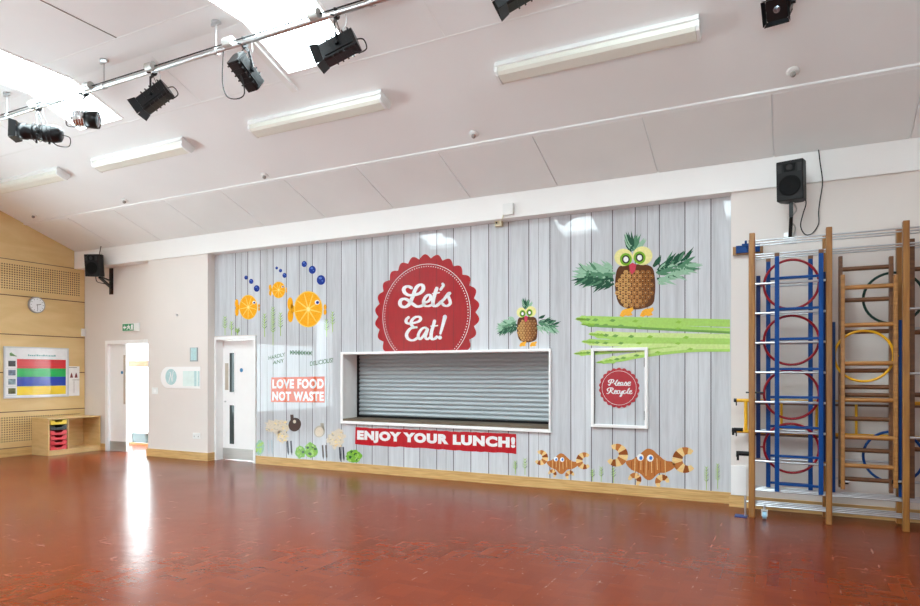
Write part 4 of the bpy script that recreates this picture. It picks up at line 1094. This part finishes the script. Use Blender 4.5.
def lantern(pt, tgt, kind, label, L_=.42, R=.085, rig=None, lead=None):
    """pt = body centre, tgt = direction the lens points"""
    pt = Vector(pt); d = Vector(tgt).normalized()
    side = d.cross(Vector((0, 0, 1))).normalized(); up = side.cross(d).normalized()
    top = Vector(rig) if rig else Vector((pt.x, PY, PZ))
    e = thing('stage_lantern', pt-Vector((0, 0, R)), label, 'stage light', 'stage lanterns on the lighting bar')
    def W(a, s, u): return pt+d*a+side*s+up*u
    b = MB(); dark = 'lampblack' if kind != 'profile' else 'lampblack'
    if kind in ('fresnel', 'box'):
        hw, hh_ = R*.9, R
        prof = [(-hw, -hh_*.8), (-hw*.8, -hh_), (hw*.8, -hh_), (hw, -hh_*.8), (hw, hh_*.75), (hw*.7, hh_), (-hw*.7, hh_), (-hw, hh_*.75)]
        b.prism([W(-L_/2, s, u) for s, u in prof], d*L_)
        body = b.build('housing', dark, e, bevel=.004)
        f = MB()
        for i in range(5):
            a = -L_*.4+i*L_*.16; f.obox(W(a, 0, 0), d*.006, side*(hw+.003), up*(hh_+.002))
        f.build('cooling_fins', dark, e)
        for s in (-1, 1):
            MB().bar(W(-L_*.42, s*hw*1.06, -hh_*.45), W(L_*.42, s*hw*1.06, -hh_*.45), .012, .03, up=up).build('side_rail', dark, e)
    else:
        b.lathe([(0, -L_/2), (R*.55, -L_/2), (R*.85, -L_*.46), (R, -L_*.36), (R, -L_*.05), (R*.86, 0), (R*.86, L_*.3), (R*.95, L_*.32), (R*.95, L_/2), (R*.8, L_/2), (R*.78, L_*.42), (0, L_*.42)], pt, d, 22)
        body = b.build('housing', 'chrome' if kind == 'round' else dark, e)
        f = MB()
        for a in (-.30, -.2, -.1, .02, .14): f.lathe([(R*1.0, a*L_), (R*1.06, a*L_+.004), (R*1.0, a*L_+.012)], pt, d, 22)
        for a in (-.2, .1): f.cyl(W(a*L_, 0, -R*.9), W(a*L_, 0, -R*1.25), .012, seg=8)
        f.build('cooling_fins', 'steel' if kind == 'round' else dark, e)
        if kind == 'round':
            MB().lathe([(R*1.1, L_*.05), (R*1.12, L_*.05), (R*1.12, L_*.52), (R*.95, L_*.52), (R*.95, L_*.06)], pt, d, 22).build('lens_hood', dark, e)
    MB().lathe([(R*.75, L_*.46), (R*.6, L_*.49), (0, L_*.51)], pt, d, 18).build('lens', 'lens', e)
    if kind in ('fresnel', 'profile'):
        hw = R*.92
        for k, (s, u) in enumerate(((0, 1), (0, -1), (1, 0), (-1, 0))):
            c1 = W(L_/2, s*hw, u*hw); ov = side*s+up*u; tv = side*(1-abs(s))+up*(1-abs(u))
            c2 = c1+d*.075+ov*.018
            n = (c2-c1).cross(tv).normalized()*.0015
            MB().hexa([c1-tv*hw-n, c1+tv*hw-n, c2+tv*hw*1.15-n, c2-tv*hw*1.15-n, c1-tv*hw+n, c1+tv*hw+n, c2+tv*hw*1.15+n, c2-tv*hw*1.15+n]).build('barn_door', 'lampblack', e)
    # yoke up to the clamp
    ht_ = top.z-.05
    yk = MB(); apex = Vector((top.x, top.y, ht_))
    for s in (-1, 1):
        c1 = W(0, s*(R+.012), 0); yk.bar(c1, c1.lerp(apex, .78)+side*s*R*.5, .026, .006, up=d)
        yk.bar(c1.lerp(apex, .78)+side*s*R*.5, apex, .026, .006, up=d)
        yk.cyl(c1-side*s*.01, c1+side*s*.022, .02, seg=10)
    yk.build('yoke', 'lampblack' if kind != 'round' else 'steel', e)
    hc = MB(); arc = [Vector((top.x, top.y+.034*math.cos(a), top.z+.034*math.sin(a))) for a in [math.radians(q) for q in range(-110, 131, 20)]]
    for p0, p1 in zip(arc, arc[1:]): hc.bar(p0, p1, .035, .01, up=(1, 0, 0))
    hc.bar(apex, arc[0], .03, .02, up=(1, 0, 0)); hc.cyl((top.x, top.y-.03, top.z-.03), (top.x, top.y-.075, top.z-.045), .008, seg=8)
    hc.build('hook_clamp', 'lampblack', e)
    sc_ = [Vector((top.x+.10, PY, PZ-.02)), Vector((top.x+.12, PY-.01, PZ-.12)), W(-L_*.1, R*.4, R*1.3), W(-L_*.1, 0, R)]
    MB().tube(spline(sc_, 6), .003, 5).build('safety_wire', 'steel', e)
    if lead:
        lp = [W(-L_*.48, 0, 0)]+[Vector(q) for q in lead]
    else:
        lp = [W(-L_*.48, 0, 0), W(-L_*.66, .02, -.02), W(-L_*.64, .03, -R*1.2), W(-L_*.4, .02, -R*1.3), W(-L_*.25, 0, -R*.9)]
    MB().tube(spline(lp, 7), .006, 6).build('power_lead', 'rubber', e)
    return e
def at(px, py, Y=PY): return onY(px, py, Y)
V = Vector
lantern(at(41, 133), V((-.80, -.68, .02)), 'profile', 'long round black stage lantern with barn doors at the far left of the bar', .46, .10, rig=V((at(38, 105).x, PY, PZ)))
lantern(at(85, 119), V((.78, .62, -.05)), 'round', 'small silver and black round stage lantern hanging in front of the first skylight', .27, .085, rig=V((at(85, 95).x, PY, PZ)))
lantern(at(155, 97), V((-.62, -.30, -.50)), 'fresnel', 'finned black stage lantern with barn doors just right of the first skylight', .33, .085, rig=V((at(153, 70).x, PY, PZ)))
lx = at(246, 72)
lantern(lx, V((.05, .9, -.62)), 'box', 'boxy black stage lantern with a long looping lead left of the second skylight', .32, .082, rig=V((at(244, 45).x, PY, PZ)),
        lead=[lx+V((-.02, .0, -.2)), lx+V((-.2, -.02, -.22)), lx+V((-.30, -.01, -.05)), V((lx.x-.30, PY, PZ))])
lantern(at(340, 47.5), V((-.68, -.22, -.30)), 'fresnel', 'finned black stage lantern with grey barn doors in front of the second skylight', .33, .085, rig=V((at(336, 15).x, PY, PZ)))
lantern(at(523, -12), V((-.72, -.2, -.36)), 'fresnel', 'black stage lantern cut off by the top edge above the right batten', .33, .085, rig=V((at(521, -45).x, PY, PZ)))
# short second bar, out of sight above the frame
B2Y = 5.75; c2 = onY(779, 5, B2Y); B2Z = c2.z+.20
b2 = thing('short_lighting_bar', (c2.x, B2Y, B2Z), 'short steel bar above the top edge carrying the right stage lantern', 'lighting bar')
MB().cyl((c2.x-.5, B2Y, B2Z), (c2.x+.8, B2Y, B2Z), .024, seg=14).build('pipe', 'steel', b2)
for dx in (-.45, .75): MB().cyl((c2.x+dx, B2Y, B2Z), (c2.x+dx, B2Y, cz(B2Y)), .012, seg=8).build('hanger_rod', 'steel', b2)
lantern(c2, V((-.10, -.80, -.62)), 'fresnel', 'stage lantern facing the camera at the top edge above the loudspeaker', .30, .085, rig=V((c2.x, B2Y, B2Z)))

# ------------------------------------------------------------------ climbing apparatus
F0, F1 = 7.37, 7.63
cf = thing('climbing_frame', (.6, 7.5, 0), 'tall varnished timber climbing frame with silver rungs folded against the right wall', 'climbing frame')
postX = [-.355, .338, .970, 1.62]
pz = [onY(752.5, 233.5, F0).z, onY(829, 227.5, F0).z, onY(906, 221, F0).z, 2.94]
for i, x in enumerate(postX):
    MB().box(x-.027, x+.027, F0-.038, F0+.038, 0, pz[i]).build('post', 'post', cf, bevel=.006)
    MB().box(x-.027-.02, x+.027-.02, F1-.035, F1+.035, .02, pz[i]-.02).build('rear_post', 'post', cf, bevel=.006)
rows = [2.865, 2.72] + [.585+.305*k for k in range(6, -1, -1)] + [.282, .125]
def rung(x0, x1, y, z, r=.0125): return MB().cyl((x0, y, z), (x1, y, z), r, seg=12).build('rung', 'alu', cf)
for z in (2.865, 2.72):
    for y in (F0, 7.52, 7.66): rung(postX[0], postX[3], y, z, .008)
for z in (.282, .125):
    for y in (F0, 7.46, 7.55, 7.64): rung(postX[0], postX[3], y, z, .008)
for k in range(7):
    z = .585+.305*k
    rung(postX[0], postX[1], F0, z)
    rung(postX[0]+.02, postX[1]-.02, F1, z, .012)
for z in (1.19, .61, .42): rung(postX[1], postX[2], F1+.02, z, .012)
for z in (2.10, 1.49, .885): rung(postX[2], postX[3], F0, z)
for z in (1.93, 1.30, .43): rung(postX[2], postX[3], F1, z, .012)
# wall hinge, floor fixing, caster, clamps
hz = onY(748, 251, PF-.04)
MB().box(onY(733, 250, PF-.03).x, onY(763, 250, PF-.03).x, PF-.05, PF, hz.z-.035, hz.z+.055).build('wall_batten', 'post', cf)
hb = MB().box(onY(736, 250, PF-.06).x, onY(760, 250, PF-.06).x, PF-.075, PF-.05, hz.z-.02, hz.z+.06)
hb.cyl((hz.x-.02, PF-.07, hz.z+.06), (hz.x-.02, PF-.07, hz.z+.11), .012, seg=8).box(hz.x-.06, hz.x+.03, PF-.09, PF-.05, hz.z+.05, hz.z+.075)
hb.bar((hz.x, PF-.07, hz.z+.02), (postX[0], F1, hz.z+.02), .03, .03)
hb.build('wall_hinge', 'blue', cf)
MB().box(-.52, -.40, 7.30, 7.42, 0, .008).build('floor_plate', 'blue', cf)
MB().cyl((-.42, 7.36, .0), (-.42, 7.36, .22), .012, seg=10).cyl((-.42, 7.36, .16), (-.39, 7.36, .16), .012, seg=8).build('drop_bolt', 'steel', cf)
cp = onZ(764.5, 519, 0)
ca = MB().box(cp.x-.03, cp.x+.03, cp.y-.02, cp.y+.02, .085, .097).box(cp.x-.028, cp.x-.02, cp.y-.02, cp.y+.02, .03, .085).box(cp.x+.02, cp.x+.028, cp.y-.02, cp.y+.02, .03, .085).cyl((cp.x, cp.y, .097), (cp.x, cp.y, .14), .012, seg=10).build('caster_fork', 'steel', cf)
MB().cyl((cp.x-.018, cp.y, .038), (cp.x+.018, cp.y, .038), .038, seg=18).build('caster_wheel', 'paleblue', cf)
for px, py, s in ((744, 453.5, 1), (738, 429.5, .8)):
    q = onY(px, py, 7.45)
    MB().cyl((q.x-.05*s, 7.45, q.z), (q.x+.06*s, 7.45, q.z), .024*s, seg=12).cyl((q.x-.075*s, 7.45, q.z-.01), (q.x-.05*s, 7.45, q.z-.01), .034*s, seg=12).cyl((q.x-.06*s, 7.45, q.z-.01), (q.x-.06*s, 7.45, q.z-.075*s), .012, seg=8).build('clamp', 'black', cf)
q = onY(751, 392.5, F0-.02)
MB().cyl((q.x-.05, F0-.02, q.z), (q.x+.12, F0-.02, q.z), .008, seg=8).build('hoop_pin', 'lampblack', cf)

# blue ladders
def blue_ladder(Y, pl_, pr_, tops, bot, rowsy, label, w=.042):
    xa, xb = onY(pl_, 370, Y).x, onY(pr_, 370, Y).x
    zt = onY(pl_, tops, Y).z; zb = onY(pl_, bot, Y).z
    e = thing('blue_ladder', ((xa+xb)/2, Y, zb), label, 'climbing ladder')
    for x in (xa, xb):
        u = MB().box(x-w/2, x+w/2, Y-.022, Y+.022, zb, zt).build('upright', 'blue', e, bevel=.004)
        MB().box(x-w/2-.001, x+w/2+.001, Y-.023, Y+.023, zt, zt+.035).build('end_cap', 'darkwood', u)
    for y in rowsy:
        z = onY(pl_+3, y, Y).z; MB().box(xa+w/2, xb-w/2, Y-.015, Y+.015, z-.012, z+.012).build('rung', 'blue', e, bevel=.004)
blue_ladder(7.30, 777, 821, 256.5, 491.5, (278, 309, 339, 369, 397, 427, 456, 484), 'blue painted ladder hooked in front of the silver rungs, left bay')
blue_ladder(7.50, 768.3, 810.5, 262, 487, (279, 310, 339.6, 369, 397, 426, 455.5, 482.5), 'second blue ladder standing behind the red hoops, left bay')
def hoop_frame(Y, uprights, hoops, label, mu='navy', y_top=276, y_bot=458):
    e = None
    xs_ = [onY(p, 370, Y).x for p in uprights]
    zt, zb = onY(uprights[0], y_top, Y).z, onY(uprights[0], y_bot, Y).z
    e = thing('hoop_frame', (sum(xs_)/len(xs_), Y, zb), label, 'hoop frame')
    for x in xs_: MB().box(x-.02, x+.02, Y-.02, Y+.02, zb, zt).build('upright', mu, e, bevel=.003)
    for (px, py, m) in hoops:
        c0 = onY(px, py, Y); h = MB().hoop(c0, .25, .0125)
        if len(xs_) > 1: h.cyl((xs_[0], Y, c0.z), (c0.x-.25, Y, c0.z), .009, seg=8).cyl((c0.x+.25, Y, c0.z), (xs_[1], Y, c0.z), .009, seg=8)
        h.build('hoop', m, e)
hoop_frame(7.42, (758.3, 825.6), [(791, 284.3, 'red'), (791, 340.2, 'red'), (791, 394.3, 'red'), (791, 448.2, 'red')], 'frame of four red hoops stacked between the blue ladders')
hoop_frame(7.515, (833, 901.2), [(863.5, 356, 'yellow')], 'blue frame with one yellow hoop around the timber ladders', 'blue', 322, 492)
hoop_frame(7.61, (907.5,), [(893, 298, 'green'), (893, 457, 'blue')], 'frame carrying a dark green hoop above a blue hoop behind the timber ladders', 'navy', 252, 470)
# timber ladders in the middle bay
def wood_ladder(Y, pl_, pr_, yt, ybl, ybr, rowsy, label, mr='rung', mu='rung', w=.036):
    xa, xb = onY(pl_, 370, Y).x, onY(pr_, 370, Y).x
    e = thing('timber_ladder', ((xa+xb)/2, Y, onY(pl_, ybl, Y).z), label, 'ladder')
    for x, pp, yb_ in ((xa, pl_, ybl), (xb, pr_, ybr)):
        MB().box(x-w/2, x+w/2, Y-.03, Y+.03, onY(pp, yb_, Y).z, onY(pp, yt, Y).z).build('upright', mu, e, bevel=.004)
    for y in rowsy:
        z = onY((pl_+pr_)/2, y, Y).z; MB().cyl((xa, Y, z), (xb, Y, z), .022, seg=12).build('rung', mr, e)
    return e, xa, xb
e, xa, xb = wood_ladder(7.47, 842.6, 895.4, 275, 489, 488, (286.6, 324.7, 363.4, 400.2, 437.5, 466.5), 'pale timber ladder hanging in front in the middle bay')
for x, pp in ((xa, 842.6), (xb, 895.4)):
    z = onY(pp, 482, 7.47).z; MB().cyl((x-.03, 7.47, z), (x+.05, 7.47, z), .02, seg=12).build('foot_clamp', 'black', e)
    MB().cyl((x+.02, 7.44, z+.01), (x+.06, 7.44, z+.01), .012, seg=10).build('foot_bolt', 'alu', e)
wood_ladder(7.56, 840.4, 891.0, 256.5, 487, 493, (268, 299.6, 331.6, 370.6, 387, 395, 419, 450.5, 479.8), 'darker timber ladder hanging behind the pale one in the middle bay', 'darkwood', 'darkwood')
wood_ladder(7.56, 911.8, 953, 239, 498, 498, (268, 332, 395, 450), 'dark timber ladder in the right bay, cut by the picture edge', 'darkwood', 'darkwood', .042)
# yellow trestle slung along the back
Y = 7.75
e = thing('yellow_trestle', (.5, Y, .83), 'long yellow and timber trestle beam slung horizontally behind the ladders', 'trestle')
xa, xb = onY(737, 402, Y).x, 1.6
zt, zb = 1.187, .85
for z in (zt, zb):
    MB().box(xa+.12, xb, Y-.02, Y+.02, z-.035, z+.012).build('timber_rail', 'darkwood', e)
    r_ = MB().cyl((xa, Y-.03, z+.008), (xb, Y-.03, z+.008), .019, seg=12).build('yellow_rail', 'yellow', e)
    MB().cyl((xa-.03, Y-.03, z+.008), (xa+.0, Y-.03, z+.008), .022, seg=12).cyl((xa-.005, Y-.03, z), (xa-.005, Y-.03, z-.05), .007, seg=8).build('end_hook', 'lampblack', r_)
for px in (746, 781.5, 816.5, 856): 
    x = onY(px, 415, Y).x; MB().cyl((x, Y-.03, zb), (x, Y-.03, zt), .013 if px > 750 else .019, seg=12).build('cross_tube', 'yellow', e)

# ------------------------------------------------------------------ daylight, sky and camera
wd = bpy.data.worlds.new('overcast_sky'); SC.world = wd; wd.use_nodes = True
nt = wd.node_tree; bg = nt.nodes['Background']
tc = N(nt, 'ShaderNodeTexCoord'); sp = N(nt, 'ShaderNodeSeparateXYZ'); nt.links.new(tc.outputs['Generated'], sp.inputs[0])
cr = N(nt, 'ShaderNodeValToRGB'); er = cr.color_ramp.elements
er[0].position = 0; er[0].color = (.84, .98, 1.04, 1); er[1].position = 1; er[1].color = (.82, .96, 1, 1)
for p_, k_ in ((.40, .95), (.455, .28), (.535, .27), (.60, .55), (.75, .80)):
    q_ = er.new(p_); q_.color = (.82*k_, .95*k_, k_, 1)
mr = N(nt, 'ShaderNodeMapRange'); mr.inputs[1].default_value = -1; mr.inputs[2].default_value = 1
nt.links.new(sp.outputs['Z'], mr.inputs[0]); nt.links.new(mr.outputs[0], cr.inputs[0])
nt.links.new(cr.outputs[0], bg.inputs[0]); bg.inputs[1].default_value = 14.0
def portal(name, loc, rot, sx, sy):
    l = bpy.data.lights.new(name, 'AREA'); l.shape = 'RECTANGLE'; l.size = sx; l.size_y = sy; l.cycles.is_portal = True
    o = bpy.data.objects.new(name, l); COL.objects.link(o); o.location = loc; o.rotation_euler = rot
portal('window_portal', (XL-.2, (wy0+wy4)/2, (wz0+wz2)/2), (0, -PI/2, 0), wz2-wz0, wy4-wy0)
for a, b_ in SKY: portal('skylight_portal', ((a+b_)/2, 3.25, FZ+.16), (0, 0, 0), b_-a+.1, SY1-SY0+.1)
portal('window_portal', ((bx0+bx1)/2, YB-.2, (bz0+bz1)/2), (PI/2, 0, 0), bx1-bx0, bz1-bz0)  # guides daylight through the added window
portal('porch_portal', (-11.8, py+.2, 1.4), (-PI/2, 0, 0), 3.0, 2.7)

cam = bpy.data.cameras.new('camera'); co = bpy.data.objects.new('camera', cam); COL.objects.link(co)
cam.sensor_width = 36; cam.lens = F/920*36; cam.shift_y = (HY-303)/920; cam.clip_start = .05
co.location = O; co.rotation_euler = (PI/2, 0, YAW)
SC.camera = co
SC.view_settings.view_transform = 'Standard'; SC.view_settings.look = 'None'; SC.view_settings.gamma = 1; SC.view_settings.use_curve_mapping = False
SC.view_settings.exposure = 1.0
try:
    SC.cycles.use_denoising = True; SC.cycles.denoiser = 'OPENIMAGEDENOISE'
    SC.cycles.max_bounces = 10; SC.cycles.diffuse_bounces = 6; SC.cycles.glossy_bounces = 4; SC.cycles.transparent_max_bounces = 12
    SC.cycles.sample_clamp_indirect = 4
except Exception: pass
for o in bpy.data.objects:
    if '_o' in o: del o['_o']
